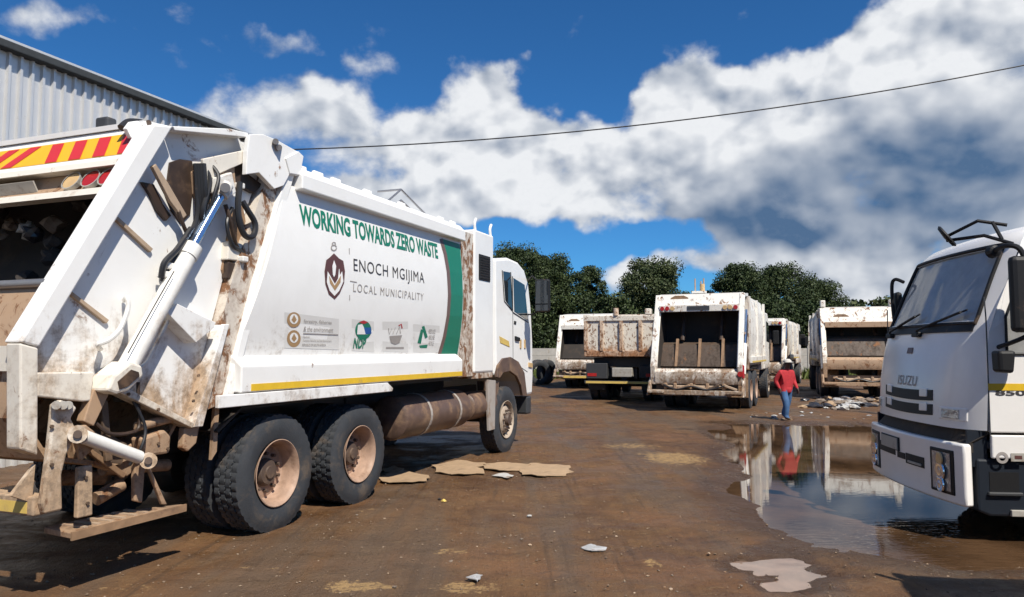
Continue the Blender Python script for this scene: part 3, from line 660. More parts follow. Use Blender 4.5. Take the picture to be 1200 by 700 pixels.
# lettering and emblems lie on the bulged side
def surf(px, py):
    y = -1.27
    for _ in range(4):
        p = F1.p3(px, py, y); y = -bulge(p.z)
    return p.x, p.z
def onbody(mb, pts2, faces, lift=.0035): return mb.add([(x, -bulge(z)-lift, z) for x, z in pts2], faces)
def lettering(name, txt, mat, tl, br_x, hpx, off=.0, lift=.0035, spacing=1.0):
    """tl: pixel of the top-left of the text, br_x: pixel x of its right end, hpx: height in px at the left end"""
    x0, z1 = surf(*tl); z0 = surf(tl[0], tl[1]+hpx)[1]; x1 = surf(br_x, 350)[0]
    v, f = text_mesh(txt, off, spacing); mb = MB(); onbody(mb, [(x0+(x1-x0)*a, z0+(z1-z0)*b) for a, b in v], f, lift)
    o = mb.build(name, mat, T); return o
lettering('slogan_lettering', 'WORKING TOWARDS ZERO WASTE', 'decal_green', (350, 239), 515, 24, .034)
lettering('name_lettering', 'ENOCH MGIJIMA', 'decal_dark', (414, 303), 497, 19, 0.0, spacing=1.12)
lettering('subtitle_lettering', 'LOCAL MUNICIPALITY', 'decal_grey', (414, 332), 496, 10, .0, spacing=1.25)
def decal(name, mat, px, lift=.0035, parent=T):
    q = [surf(a, b) for a, b in px]; return onbody(MB(), q, [tuple(range(len(q)))], lift).build(name, mat, parent)
def ell(cx, cy, rx, ry, a0=0, a1=360, n=22): return [(cx+rx*math.cos(R_(a0+(a1-a0)*k/n)), cy+ry*math.sin(R_(a0+(a1-a0)*k/n))) for k in range(n+(a1-a0 < 360))]
def strip(px, w):   # px polyline to a thin band, half width w (px)
    L = []; Rr = []
    for i in range(len(px)):
        a = px[max(i-1, 0)]; b = px[min(i+1, len(px)-1)]; dx, dy = b[0]-a[0], b[1]-a[1]; l = math.hypot(dx, dy) or 1
        L.append((px[i][0]-dy/l*w, px[i][1]+dx/l*w)); Rr.append((px[i][0]+dy/l*w, px[i][1]-dx/l*w))
    return L, Rr
def decal_strip(name, mat, px, w, lift=.0035):
    L, Rr = strip(px, w); mb = MB(); q = [surf(*p) for p in L+Rr]; n = len(px)
    return onbody(mb, q, [(i, i+1, n+i+1, n+i) for i in range(n-1)], lift).build(name, mat, T)
# green band with brown arc at the front end of the side
bl = [(515, 419), (522, 395), (526.5, 370), (528, 345), (526.5, 318), (523, 298), (518, 280)]
gr = [surf(a, b) for a, b in bl]; mb = MB(); n = len(gr)
onbody(mb, gr+[(XB1-.012, z) for x, z in gr], [(i, i+1, n+i+1, n+i) for i in range(n-1)], .003); mb.build('green_band', 'decal_green', T)
decal_strip('brown_arc', 'decal_brown', [(a-1.5, b) for a, b in bl], 1.8, .0045)
# municipal emblem
decal('emblem', 'decal_maroon', [(391, 297), (397, 303), (402, 306), (404, 318), (403, 332), (398, 344), (392, 351), (385, 345), (381, 333), (380, 318), (382, 305), (386, 302)])
decal('emblem', 'decal_white', [(383.5, 318), (392, 333), (400.5, 318), (402, 330), (397, 341), (391.5, 347), (386, 341), (382.5, 331)], .0050)
decal('emblem', 'decal_gold', [(385, 323), (391.5, 335), (399, 323), (398.5, 331), (392, 341), (386, 332)], .0062)
decal('emblem', 'decal_white', [(391, 305), (393.5, 312), (392.5, 322), (391, 325), (389.6, 322), (389, 312)], .0050)
decal_strip('emblem', 'decal_grey', ell(391, 290.5, 3, 3.2), .7); decal_strip('emblem', 'decal_grey', ell(391, 286, 2, 1.8), .6)
decal_strip('emblem', 'decal_grey', [(409, 291), (409.5, 352)], .45); decal_strip('emblem', 'decal_grey', [(410, 329.5), (418, 331)], .5)
# row of four stickers
for nm, q in (('department_sticker', [(333, 366), (397, 374), (397, 410), (333, 408)]), ('plan_sticker', [(412, 374), (438, 377), (438, 413), (412, 411)]),
              ('campaign_sticker', [(448, 377), (478, 377), (478, 413), (448, 412)]), ('recycling_sticker', [(484, 380), (515, 382), (515, 413), (484, 413)])):
    decal(nm, 'sticker_pale', q, .0022)
for cy in (375, 397):
    decal('department_sticker', 'decal_gold', ell(344, cy, 8, 10 if cy > 380 else 9)); decal('department_sticker', 'decal_white', ell(344, cy-1, 5, 6), .005)
    decal('department_sticker', 'decal_gold', [(344, cy-6), (347, cy), (344, cy+4), (341, cy)], .0062)
lettering('department_sticker', 'forestry, fisheries', 'decal_grey', (356, 374), 391, 6, .0, .004); lettering('department_sticker', '& the environment', 'decal_grey', (356, 382.5), 394, 6, .0, .004)
decal_strip('department_sticker', 'decal_grey', [(355, 391), (396, 392.5)], .6)
lettering('department_sticker', 'Department', 'decal_grey', (355, 393.5), 368, 3, .0, .004); lettering('department_sticker', 'Forestry Fisheries and the Environment', 'decal_grey', (355, 398), 394, 3, .0, .004)
lettering('department_sticker', 'REPUBLIC OF SOUTH AFRICA', 'decal_grey', (354, 403), 388, 3, .01, .004)
decal('plan_sticker', 'decal_green', ell(425.5, 387, 9.5, 11)); decal('plan_sticker', 'decal_white', [(419, 381), (424, 380), (430, 392), (418, 392)], .005)
decal('plan_sticker', 'decal_blue', [(426, 384), (434, 384), (435, 391), (428, 392)], .005); decal('plan_sticker', 'decal_red', [(420, 378), (426, 375.5), (431, 378), (426, 380)], .005)
lettering('plan_sticker', 'NDP', 'decal_green', (415, 396), 434, 12.5, .03, .006)
lettering('campaign_sticker', '12345', 'decal_grey', (454, 384), 472, 8, .0, .004) if False else decal_strip('campaign_sticker', 'decal_grey', [(455, 385), (456, 392), (459, 385), (460, 392), (463, 384), (464, 392), (468, 383), (469, 391)], .5)
decal('campaign_sticker', 'decal_grey', [(456, 394), (471, 393), (468, 402), (463, 404), (458, 402)], .004); decal_strip('campaign_sticker', 'decal_red', [(467, 382), (470, 380), (471, 385)], .7)
decal_strip('campaign_sticker', 'decal_grey', [(452, 408), (473, 408)], 1.1)
for tri in ([(489, 402), (493, 386), (496, 387), (493, 403)], [(494, 383), (497, 382), (501, 395), (498, 397)], [(491, 405), (501, 404), (500, 408), (492, 408)]): decal('recycling_sticker', 'decal_green', tri)
for k, w in enumerate(('REDUCE', 'REUSE', 'RECYCLE')): lettering('recycling_sticker', w, 'decal_grey', (502.5, 386+k*7), 513, 5, .0, .004)

# front compartment behind the cab
xg0 = XB1; xb0 = F1.s(556, 350, YO)[0]; xb1 = F1.s(578.5, 350, YO)[0]
MB().b2(xg0+.01, xb0+.01, -1.225, 1.225, 1.26, 3.34).build('bulkhead_box', 'rusty_frame', T)
MB().b2(xb0, xb1, -1.25, 1.25, 1.30, 3.42).build('rear_cabinet', 'white_cab', T, bevel=.03)
MB().b2(xb0+.004, xb1-.004, -1.235, 1.235, 1.22, 1.31).build('cabinet_sill', 'rusty_frame', T)
q = F1.sp([(561, 299), (573, 301), (574, 329), (561, 328)], -1.25); xs_ = [a for a, b in q]; zs_ = [b for a, b in q]
v0, v1, w0, w1 = min(xs_), max(xs_), min(zs_), max(zs_)
vent = MB().b2(v0, v1, -1.262, -1.24, w0, w1).build('vent', 'black_plastic', T, bevel=.01)
for k in range(9): MB().box(((v0+v1)/2, -1.266, w0+.04+(w1-w0-.08)*k/8), (v1-v0-.06, .012, .022), Matrix.Rotation(R_(25), 3, 'X')).build('louvre', 'dark_grey', vent)
for px in (557, 575):
    p = F1.p3(px, 272, -1.2); MB().tube(smoothpath([(p.x, -1.2, 3.40), (p.x-.03, -1.2, 3.52), (p.x+.02, -1.2, 3.60)]), .022, 8).build('lifting_hook', 'white_cab', T, smooth=True)

# cab
YC = -1.23
cab_px = [(580, 303), (596, 302), (607, 307), (615, 317), (619.5, 332), (622.5, 360), (624.5, 400), (625, 440), (624, 462), (616, 464), (612, 447), (605, 436), (594, 431), (586, 434), (581, 441)]
cabp = F1.sp(cab_px, YC)
cabm = MB().prism(cabp, YC, -YC).build('cab_shell', 'white_cab', T, bevel=.045)
def cabplate(name, mat, px, th=.012, **k): return MB().prism(F1.sp(px, YC), YC-th, YC+.02).build(name, mat, T, **k)
cabplate('side_window', 'glass_dark', [(601.5, 326), (614.5, 334), (618.5, 376), (602.5, 365)], .006)
cabplate('rear_side_window', 'glass_dark', [(589.5, 318), (597.5, 319.5), (600, 363), (592, 352)], .006)
for L in ([(600.5, 324), (600.8, 366), (619, 378)], [(598.5, 319), (600.8, 366)], [(588.5, 317), (591, 353), (600, 364)]):
    MB().tube([F1.p3(a, b, YC-.005) for a, b in L], .008, 6).build('window_seal', 'black_plastic', T)
MB().tube([F1.p3(a, b, YC-.001) for a, b in [(600.8, 366), (601.2, 424), (618, 436)]], .006, 5).build('door_seam', 'dark_grey', T)
cabplate('door_handle', 'black_plastic', [(603, 394), (608, 396), (608, 400), (603, 399)], .03, bevel=.008)
cabplate('door_badge', 'black_plastic', [(602.5, 376), (605, 377), (604.5, 381), (602, 380)], .004)
cabplate('air_intake_slot', 'yellow_faded', [(585, 394), (596, 400), (597, 407), (586, 402)], .008, bevel=.004)
for k in range(2): cabplate('lamp', 'lamp_amber', [(609+k*5, 398), (610.5+k*5, 398), (610.5+k*5, 409), (609+k*5, 408)], .012)
cabplate('indicator_lamp', 'lamp_amber', [(619, 425), (623, 426), (623, 431), (619, 430)], .02)
arch = [(580.5, 442), (582, 428), (588, 420), (597, 418.5), (606, 424), (613, 437), (616, 463), (611, 464), (609, 452), (604, 441), (596, 435), (588, 437), (584, 443)]
cabplate('wheel_arch', 'tank_brown', arch, .03, bevel=.008)
MB().b2(cabp[8][0]-.18, cabp[8][0]+.03, -1.2, 1.2, .52, .83).build('bumper', 'dark_grey', T, bevel=.03)
xf = max(a for a, b in cabp)
MB().prism([(xf-.09, 1.95), (xf+.012, 1.90), (xf-.13, 2.78), (xf-.2, 2.80)], -1.08, 1.08).build('windscreen', 'glass_dark', T)
mir = F1.p3(636, 352, -1.62)
mm = MB().b2(mir.x-.05, mir.x+.06, mir.y-.13, mir.y+.13, mir.z-.20, mir.z+.36).build('wing_mirror', 'black_plastic', T, bevel=.04)
MB().b2(mir.x-.058, mir.x-.051, mir.y-.11, mir.y+.11, mir.z-.06, mir.z+.33).build('mirror_glass', 'glass_dark', mm)
MB().b2(mir.x-.058, mir.x-.051, mir.y-.11, mir.y+.11, mir.z-.18, mir.z-.08).build('mirror_glass', 'glass_dark', mm)
for dz in (.42, -.24): MB().tube([(xf-.22, YC+.02, mir.z+dz*.9), (mir.x, YC-.2, mir.z+dz), (mir.x, mir.y, mir.z+dz*.6)], .014, 6).build('mirror_arm', 'black_plastic', T)

# chassis, tanks, guards, wheels
for sg in (-1, 1): MB().b2(-1.05, 6.2, sg*.38, sg*.46, .72, 1.05).build('chassis_rail', 'chassis_black', T)
for x in (-.9, .68, 2.1, 3.4): MB().b2(x-.06, x+.06, -.4, .4, .78, 1.0).build('cross_member', 'chassis_black', T)
for sg in (-1, 1): MB().b2(-1.0, 4.2, sg*.34, sg*.5, 1.055, 1.24).build('subframe', 'chassis_black', T)
for x in (0, 1.36):
    MB().cyl((x, -1.0, .52), (x, 1.0, .52), .09, 12).build('axle', 'chassis_black', T); MB().lathe([(-.2, .05), (-.17, .2), (0, .26), (.17, .2), (.2, .05)], (x, 0, .52), 16).build('differential', 'chassis_black', T, smooth=True)
    for sg in (-1, 1): dual(T, x, sg*1.25, .3+x)
xw = F1.s(593, 492, -1.2)[0]
MB().cyl((xw, -1.0, .52), (xw, 1.0, .52), .06, 10).build('axle', 'chassis_black', T)
for sg in (-1, 1): wheel(T, xw, sg*1.22, 'front')
def tank(name, mat, pxa, pxb, y, r, zc):
    xa, xb = F1.p3(pxa, 490, y).x, F1.p3(pxb, 490, y).x
    return MB().lathe([(xa, 0), (xa+.01, r*.8), (xa+.04, r*.97), (xa+.08, r), (xb-.08, r), (xb-.04, r*.97), (xb-.01, r*.8), (xb, 0)], (0, y, zc), 28, 'x').build(name, mat, T, smooth=True)
tk = tank('fuel_tank', 'tank_brown', 454, 535, -.92, .275, .79)
for px in (484, 520): x = F1.p3(px, 490, -.92).x; MB().lathe([(-.025, .277), (-.025, .283), (.025, .283), (.025, .277)], (x, -.92, .79), 28, 'x').build('tank_strap', 'tank_grey', tk)
tank('air_tank', 'tank_brown', 541, 571, -1.0, .21, .80)
MB().b2(2.2, 4.9, -.5, .5, .62, 1.2).build('gearbox', 'chassis_black', T, bevel=.05)
MB().b2(2.1, 4.7, .62, 1.18, .38, 1.05).build('added_blocker_box', 'chassis_black', T, bevel=.02)  # added box: hides lit ground beyond so the underside stays dark
plate('mud_flap', 'tank_grey', [(573, 445), (583, 446), (582, 503), (575, 505)], -1.22, -1.19, 0)
plate('mud_flap', 'tank_brown', [(583, 447), (588, 447), (588, 455), (584, 470)], -1.2, -.9, 0)
for sg in (-1, 1): MB().sheet([(-.72, .95), (-.45, 1.12), (1.85, 1.14)], sg*1.2, sg*.62, .02).build('mud_guard', 'chassis_black', T)
plate('mud_flap', 'mud_plate', [(262, 478), (267, 478), (264, 530), (258, 540)], -1.16, -1.13, 0)

# ---- tailgate
ctop = [(180, 146), (203, 148), (46, 407), (24, 401)]
YI = -1.095
plate('side_panel', 'white_tailgate', [(198, 150), (291, 158), (318, 196), (274, 330), (232, 497), (144, 455), (44, 437), (44, 407)], YP, YI, .003)
MB().prism(S((186, 150), (330, 186), (232, 497), (144, 455), (44, 437), (30, 407)), 1.12, 1.16).build('side_panel', 'white_tailgate', T)
for sg in (-1, 1):
    MB().prism(S(*ctop), sg*1.25, sg*YI*-1).build('rear_beam', 'white_tailgate', T, bevel=.012)
    MB().prism(S((24, 402), (45.5, 408), (45, 534), (24, 527)), sg*1.248, sg*1.118).build('rear_post', 'muddy_white', T, bevel=.012)
plate('top_flange', 'white_tailgate', [(203, 148), (270, 151), (291, 156), (290, 161), (205, 153)], YO, YI)
plate('front_flange', 'white_tailgate', [(263, 380), (269, 380), (238, 500), (227, 501)], YO, YP+.01)
plate('bottom_flange', 'muddy_white', [(144, 452), (228, 496), (226, 502), (140, 460)], YO+.003, YP+.012)
MB().prism(S((319, 200), (340, 186), (297, 334), (262, 474), (238, 484), (274, 334)), -1.215, 1.215).build('body_rear_frame', 'rusty_frame', T)
plate('corner_post', 'white_body', [(340, 186), (350, 186), (306, 334), (272, 466), (262, 474), (297, 334)], -1.26, -1.18)
hp = plate('hinge_plate', 'white_tailgate', [(289, 158), (305, 158), (322, 165), (345, 178), (350, 183), (346, 207), (336, 205), (329, 218), (318, 222), (300, 203), (285, 205), (286, 178)], -1.285, -1.235)
for a, b in ((323, 166), (327, 173)): MB().cyl(F1.p3(a, b, -1.27), F1.p3(a, b, -1.33), .028, 12).build('hinge_pin', 'steel_grey', hp)
plate('hinge_cap', 'white_body', [(330, 186), (345, 178), (351, 184), (347, 206), (335, 204)], -1.30, -1.27)
plate('slot_shade_plate', 'oily_rust_and_shade', [(212, 189), (224, 185), (238, 187), (241, 206), (236, 250), (225, 262), (214, 246), (207, 228)], YP-.012, YP+.004, .003)  # dark plate paints the slot opening's shade along with its rust and oil
plate('pivot_block', 'mud_plate', [(236, 200), (262, 188), (280, 190), (283, 222), (268, 236), (246, 240), (238, 226)], -1.20, YP+.004, .01)
plate('pivot_ear', 'white_cylinder', [(252, 208), (270, 202), (275, 226), (262, 236), (250, 226)], -1.27, -1.21, .01)
plate('pivot_bracket', 'muddy_white', [(240, 186), (288, 176), (290, 190), (258, 204), (244, 215)], -1.23, -1.2, .006)
# ribs pressed on the panel
for q in ([(144, 253), (148, 251), (191, 291), (188, 295)], [(90, 341), (94, 339), (140, 375), (137, 379)]): plate('panel_rib', 'rib_tan', q, YP-.028, YP+.004, .003)
st = plate('lock_strut', 'rib_tan', [(182, 195), (186, 192), (200, 214), (222, 252), (218, 256), (203, 236)], -1.225, -1.19, .005)
plate('strut_foot', 'oily_rust_and_shade', [(178, 212), (192, 215), (202, 238), (212, 252), (206, 258), (196, 246), (188, 228)], YP-.03, YP+.004, .004)
# main ram
cy = -1.255
ram = rodp('main_ram', 'white_cylinder', (222, 296), (146, 436), cy, .070, seg=24)
rodp('ram_rod', 'rod_steel', (263, 222), (219, 301), cy, .036, ram); rodp('ram_gland', 'white_cylinder', (226, 289), (219, 301), cy, .078, ram, 20)
rodp('ram_eye', 'white_cylinder', (266, 217), (259, 230), cy, .055, ram)
MB().cyl(F1.p3(264, 220, cy-.09), F1.p3(264, 220, cy+.1), .04, 14).build('ram_pin', 'steel_grey', ram)
plate('ram_clevis', 'muddy_white', [(120, 440), (140, 424), (154, 428), (156, 441), (138, 458), (124, 462), (112, 458)], cy-.10, cy+.10, .02)
plate('ram_clevis', 'oily_rust_and_shade', [(124, 447), (140, 433), (149, 436), (150, 441), (136, 453), (126, 456)], cy-.108, cy-.101, .004)
hose('ram_pipe', 'white_cylinder', [(197, 368, -1.2), (196, 378, -1.2), (186, 398, -1.2), (172, 424, -1.2), (160, 432, -1.2)], .014)
hose('ram_pipe', 'hose_black', [(204, 318, -1.33), (180, 360, -1.33), (150, 414, -1.33)], .004)
for k in range(4):
    dx = k*3.2; hose('hydraulic_hose', 'hose_black', [(229+dx, 192, -1.19-.02*k), (231+dx, 225, -1.2-.02*k), (230+dx*.8, 258, -1.21), (214+dx*.9, 288, -1.22-.01*k), (196+dx*.9, 315, -1.22), (190+dx, 330, -1.2)], .020)
hose('hydraulic_hose', 'hose_black', [(224, 268, -1.24), (208, 292, -1.26), (193, 308, -1.26), (189, 326, -1.24)], .024)
hose('hydraulic_hose', 'hose_black', [(281, 214, -1.24), (279, 240, -1.26), (281, 262, -1.27), (288, 277, -1.27), (297, 276, -1.27), (299, 262, -1.26), (290, 246, -1.24), (284, 236, -1.22)], .026)
hose('hydraulic_hose', 'oily_rust_and_shade', [(264, 240, -1.2), (270, 260, -1.22), (276, 285, -1.2), (282, 300, -1.18), (280, 318, -1.18)], .018)
hose('hydraulic_hose', 'hose_black', [(240, 196, -1.2), (246, 214, -1.24), (238, 244, -1.26), (236, 262, -1.22)], .02)
hose('hydraulic_hose', 'hose_black', [(246, 192, -1.2), (256, 206, -1.27), (252, 226, -1.28), (244, 250, -1.24), (232, 276, -1.22)], .016)
hose('hydraulic_hose', 'oily_rust_and_shade', [(196, 214, -1.16), (206, 238, -1.2), (214, 262, -1.22), (222, 280, -1.2)], .016)
hose('hydraulic_hose', 'hose_black', [(272, 244, -1.18), (266, 262, -1.22), (272, 286, -1.22), (284, 296, -1.2), (290, 312, -1.17)], .017)
plate('pivot_shadow_plate', 'oily_rust_and_shade', [(252, 190), (290, 182), (300, 204), (316, 216), (306, 226), (286, 214), (262, 206)], YP-.05, YP+.004, .006)  # dark plate paints the shaded cavity behind the hinge plate
plate('splash_plate', 'brown_strut', [(284, 246), (296, 240), (300, 262), (288, 300), (276, 330), (272, 316)], YP-.02, YP+.004, .004)
for a, b in ((280, 218), (284, 304), (196, 312), (192, 322)): MB().box(F1.p3(a, b, -1.22), (.07, .08, .05)).build('hose_fitting', 'white_cylinder', T, bevel=.01)
plate('valve_block', 'muddy_white', [(274, 282), (292, 286), (288, 306), (272, 304)], -1.2, YP+.003, .01); plate('valve_block', 'oily_rust_and_shade', [(274, 306), (288, 310), (282, 330), (273, 326)], -1.19, YP+.003, .01)
# gusset bracket, grab handle, ledge
plate('gusset_bracket', 'white_tailgate', [(194, 366), (207, 356), (252, 378), (250, 384), (229, 402)], YO-.01, YP+.003, .006)
hose('grab_handle', 'white_cylinder', [(146, 352, -1.15), (149, 349, -1.24), (150, 362, -1.26), (141, 385, -1.26), (128, 398, -1.26), (115, 404, -1.24), (118, 409, -1.15)], .018)
plate('panel_ledge', 'muddy_white', [(46, 437), (113, 436), (109, 470), (100, 471), (46, 465)], -1.23, YP+.003, .01)
plate('panel_foot', 'mud_plate', [(112, 456), (130, 462), (112, 500), (100, 494)], -1.235, -1.16, .008)
# tipping bracket, folding step and lower linkage
plate('lift_arm', 'muddy_white', [(57, 474), (66, 469), (78, 472), (84, 478), (77, 490), (85, 507), (72, 532), (66, 556), (67, 597), (46, 602), (43, 590), (50, 540), (54, 505)], -1.30, -1.25, .012)
for a in (66, 74, 80): MB().cyl(F1.p3(a, 475, -1.28), F1.p3(a, 475, -1.35), .028, 10).build('arm_bolt', 'plate_grey', T)
MB().prism(S((48, 545), (44, 590), (20, 582)), -1.2, -1.17).build('bumper_gusset', 'muddy_white', T)
xbm = F1.s(44, 590, YO)[0]
MB().b2(xbm-.03, xbm+.09, -1.25, 1.25, .60, .72).build('rear_bumper', 'muddy_white', T, bevel=.01); MB().b2(xbm-.034, xbm-.031, -1.2, 1.2, .615, .685).build('bumper_strip', 'yellow_faded', T)
rm2 = rodp('lift_ram', 'white_cylinder', (98, 512), (163, 536), -1.33, .046, seg=18)
rodp('ram_rod', 'rod_steel', (160, 535), (174, 540), -1.33, .028, rm2)
for a, b in ((91, 509), (174, 540)): MB().cyl(F1.p3(a, b, -1.27), F1.p3(a, b, -1.39), .058, 16).build('ram_eye', 'muddy_white', rm2, smooth=True); MB().cyl(F1.p3(a, b, -1.385), F1.p3(a, b, -1.405), .026, 10).build('ram_pin', 'hub_dark', rm2)
plate('link_plate', 'mud_plate', [(82, 500), (98, 498), (108, 506), (112, 520), (92, 540), (86, 520)], -1.28, -1.24, .01)
plate('link_plate', 'mud_plate', [(104, 500), (170, 524), (196, 510), (206, 514), (206, 532), (170, 560), (110, 540)], -1.08, -1.0, .01)
plate('chassis_bracket', 'mud_plate', [(172, 514), (200, 504), (207, 512), (205, 532), (176, 536)], -1.2, -1.08, .02)
plate('step_leg', 'muddy_white', [(94, 548), (110, 545), (110, 604), (92, 608)], -1.24, -1.2, .008); plate('step_leg', 'mud_plate', [(164, 538), (177, 540), (173, 590), (164, 588)], -1.2, -1.16, .008)
plate('step_brace', 'mud_plate', [(176, 540), (181, 546), (202, 592), (196, 592)], -1.2, -1.17, .006)
sx0, sx1 = F1.s(84, 618, -1.27)[0], F1.s(218, 597, -1.27)[0]
stp = MB().prism([(sx0, -1.27), (sx0+.36, -1.27), (sx1, -1.27), (sx1, -1.22), (sx0+.62, -.98), (sx0+.05, -.95)], .405, .445, 'z').build('folding_step', 'mud_plate', T, bevel=.006)
MB().b2(sx0, sx1, -1.276, -1.262, .395, .45).build('step_lip', 'brown_strut', stp)
for k in range(6): MB().box((sx0+.14+.1*k, -1.12, .449), (.03, .22, .012)).build('tread_bar', 'rib_tan', stp)
for a, b, c, d, y, r in ((112, 585, 142, 568, -1.0, .05), (120, 550, 196, 545, -.7, .05), (60, 560, 120, 560, -.3, .06)): rodp('cross_tube', 'mud_plate', (a, b), (c, d), y, r)
hose('hydraulic_hose', 'oily_rust_and_shade', [(112, 496, -1.2), (128, 508, -1.22), (150, 508, -1.22), (163, 500, -1.2), (162, 470, -1.2), (162, 448, -1.2)], .014)
rodp('tow_pin', 'mud_plate', (160, 500), (203, 490), -1.16, .035)
plate('tow_lug', 'mud_plate', [(222, 502), (240, 500), (236, 520), (226, 530), (220, 526)], -1.2, -1.14, .01)
# bolt heads on the muddy gear
for a, b, y in ((60, 545, -1.30), (60, 500, -1.30), (100, 560, -1.24), (102, 590, -1.24), (185, 520, -1.2), (196, 526, -1.2), (232, 440, -1.25), (226, 470, -1.25), (150, 462, -1.25), (185, 480, -1.25)):
    p = F1.p3(a, b, y); MB().cyl(p, p+Vector((0, -.012, 0)), .013, 6).build('bolt', 'sooty_brown', T)
plate('mud_crust', 'sooty_brown', [(112, 500), (150, 512), (168, 522), (160, 548), (130, 545), (116, 528)], -1.12, -1.07, .02)
plate('linkage_bar', 'brown_strut', [(100, 520), (104, 516), (160, 556), (156, 562)], -1.16, -1.13, .006)
plate('linkage_bar', 'sooty_brown', [(126, 470), (134, 470), (140, 540), (132, 542)], -1.19, -1.16, .006)
hose('hydraulic_hose', 'hose_black', [(156, 470, -1.2), (170, 500, -1.24), (166, 524, -1.26), (152, 545, -1.2)], .012)
# hopper: apron, trough, packer blade, header with lamps
kn = F1.s(24, 401, YO); tp = F1.s(180, 146, YO)
def lerp(q): return (kn[0]+(tp[0]-kn[0])*q, kn[1]+(tp[1]-kn[1])*q)
lip = lerp(.24)
MB().sheet([(lip[0]+.05, lip[1]), (kn[0]+.10, kn[1]-.05), (kn[0]+.11, 1.20), (kn[0]+.30, .92), (kn[0]+.80, .80), (kn[0]+1.3, .92), (kn[0]+1.55, 1.25)], -1.118, 1.118, .03).build('hopper_trough', 'mud_plate', T, smooth=30)
MB().cyl((lip[0]+.03, -1.12, lip[1]), (lip[0]+.03, 1.12, lip[1]), .03, 10).build('hopper_lip', 'steel_grey', T, smooth=True)
MB().b2(kn[0]+.07, kn[0]+.10, -1.11, 1.11, 1.50, 1.66).build('apron_band', 'muddy_white', T)
MB().sheet([(tp[0]+.6, 3.2), (tp[0]+.35, 2.4), (tp[0]+.1, 1.75), (tp[0]-.25, 1.45)], -1.118, 1.118, .03).build('packer_blade', 'hopper_dark', T)
MB().b2(tp[0]+.9, tp[0]+.95, -1.12, 1.12, 1.2, 3.3).build('ejector_plate', 'hopper_dark', T)
MB().prism([(tp[0]+.02, 3.33), (XB0-.1, 3.50), (XB0-.1, 3.54), (tp[0]+.02, 3.37)], -1.12, 1.12).build('tailgate_roof', 'white_tailgate', T)
def tailband(name, mat, q0, q1, x_off, th, y0=-1.12, y1=1.12, **k):
    a, b2 = lerp(q0), lerp(q1); return MB().prism([(a[0]+x_off, a[1]), (b2[0]+x_off, b2[1]), (b2[0]+x_off+th, b2[1]), (a[0]+x_off+th, a[1])], y0, y1).build(name, mat, T, **k)
tailband('header_panel', 'white_tailgate', .835, 1.005, .035, .10)
tailband('header_sill', 'muddy_white', .80, .832, .02, .14)
tailband('lamp_recess', 'mud_plate', .69, .798, .14, .05)
tailband('lamp_bar', 'muddy_white', .655, .688, .04, .12)
nst = 17
zA, zB = lerp(.858), lerp(.976); MB().quad((zA[0]+.032, -1.10, zA[1]), (zA[0]+.032, 1.10, zA[1]), (zB[0]+.032, 1.10, zB[1]), (zB[0]+.032, -1.10, zB[1])).build('hazard_board', 'hazard_yellow', T)
for k in range(nst):   # hazard chevrons on the header
    w = 2.16/nst; y0 = -1.08+k*w; a, b2 = lerp(.862), lerp(.972); sl = -.055 if y0 < -.20 else .20
    mb = MB(); mb.quad((a[0]+.028, max(-1.1, min(1.1, y0+sl)), a[1]), (a[0]+.028, max(-1.1, min(1.1, y0+w+sl)), a[1]), (b2[0]+.028, y0+w, b2[1]), (b2[0]+.028, y0, b2[1])); mb.build('hazard_stripe', 'hazard_red', T) if k % 2 == 0 else None
rr = (Vector((tp[0]-kn[0], 0, tp[1]-kn[1])).normalized()).cross(Vector((0, 1, 0))); rr = rr if rr.x < 0 else -rr
for k, (y, mname) in enumerate(((-.63, 'lamp_amber'), (-.83, 'lamp_red'), (-1.0, 'lamp_red'), (.63, 'lamp_amber'), (.83, 'lamp_red'), (1.0, 'lamp_red'))):
    c = lerp(.738); c = Vector((c[0]+.11, y, c[1])); lp = MB().cyl(c, c+rr*.035, .075, 18).build('tail_lamp', mname, T, smooth=True)
    MB().lathe([(0, .078), (.04, .085), (.04, .076)], (0, 0, 0), 18, 'z').build('lamp_ring', 'plate_grey', lp).matrix_local = Matrix.Translation(c) @ rr.to_track_quat('Z', 'Y').to_matrix().to_4x4()
MB().box((lerp(.738)[0]+.115, .1, lerp(.738)[1]), (.012, .62, .12), Matrix.Rotation(-.5, 3, 'Y')).build('number_plate_holder', 'plate_grey', T)
bx = lerp(1.0); wl = MB().box((bx[0]+.12, -.62, bx[1]+.10), (.10, .13, .11)).build('work_lamp', 'dark_grey', T, bevel=.02)
MB().box((bx[0]+.12, -.62, bx[1]+.04), (.05, .05, .06)).build('lamp_bracket', 'dark_grey', wl)
eye = plate('lifting_eye', 'white_tailgate', [(166, 148), (172, 140), (180, 139), (184, 146), (178, 152), (172, 160)], -1.10, -1.06, .006)
MB().cyl(F1.p3(174, 144, -1.10), F1.p3(174, 144, -1.13), .022, 10).build('eye_hole', 'hub_dark', eye)
hose('hydraulic_hose', 'hose_black', [(142, 150, -1.0), (150, 144, -1.0), (162, 144, -1.02), (170, 146, -1.04)], .03)
# rubbish left inside the hopper
for k in range(26):
    r = random.Random(k); y = r.uniform(-1.0, .9); q = r.uniform(.1, 1.0)
    c = Vector((tp[0]-.16+.40*q, y, 1.56+1.35*q))
    me = crumpled_mesh('rubbish_scrap', r.uniform(.04, .10), r.choice(['plastic_dark', 'hopper_dark', 'rubbish_brown', 'hopper_dark', 'plastic_bag', 'plastic_dark']), k, (1, 1, .8)); me.transform(Matrix.Translation(c)); o = link_mesh('rubbish_scrap', me)
    o.matrix_world = F1.M; tag(o, 'crumpled scrap of rubbish caught on the dark packer blade', 'rubbish', 'rubbish in the near hopper')

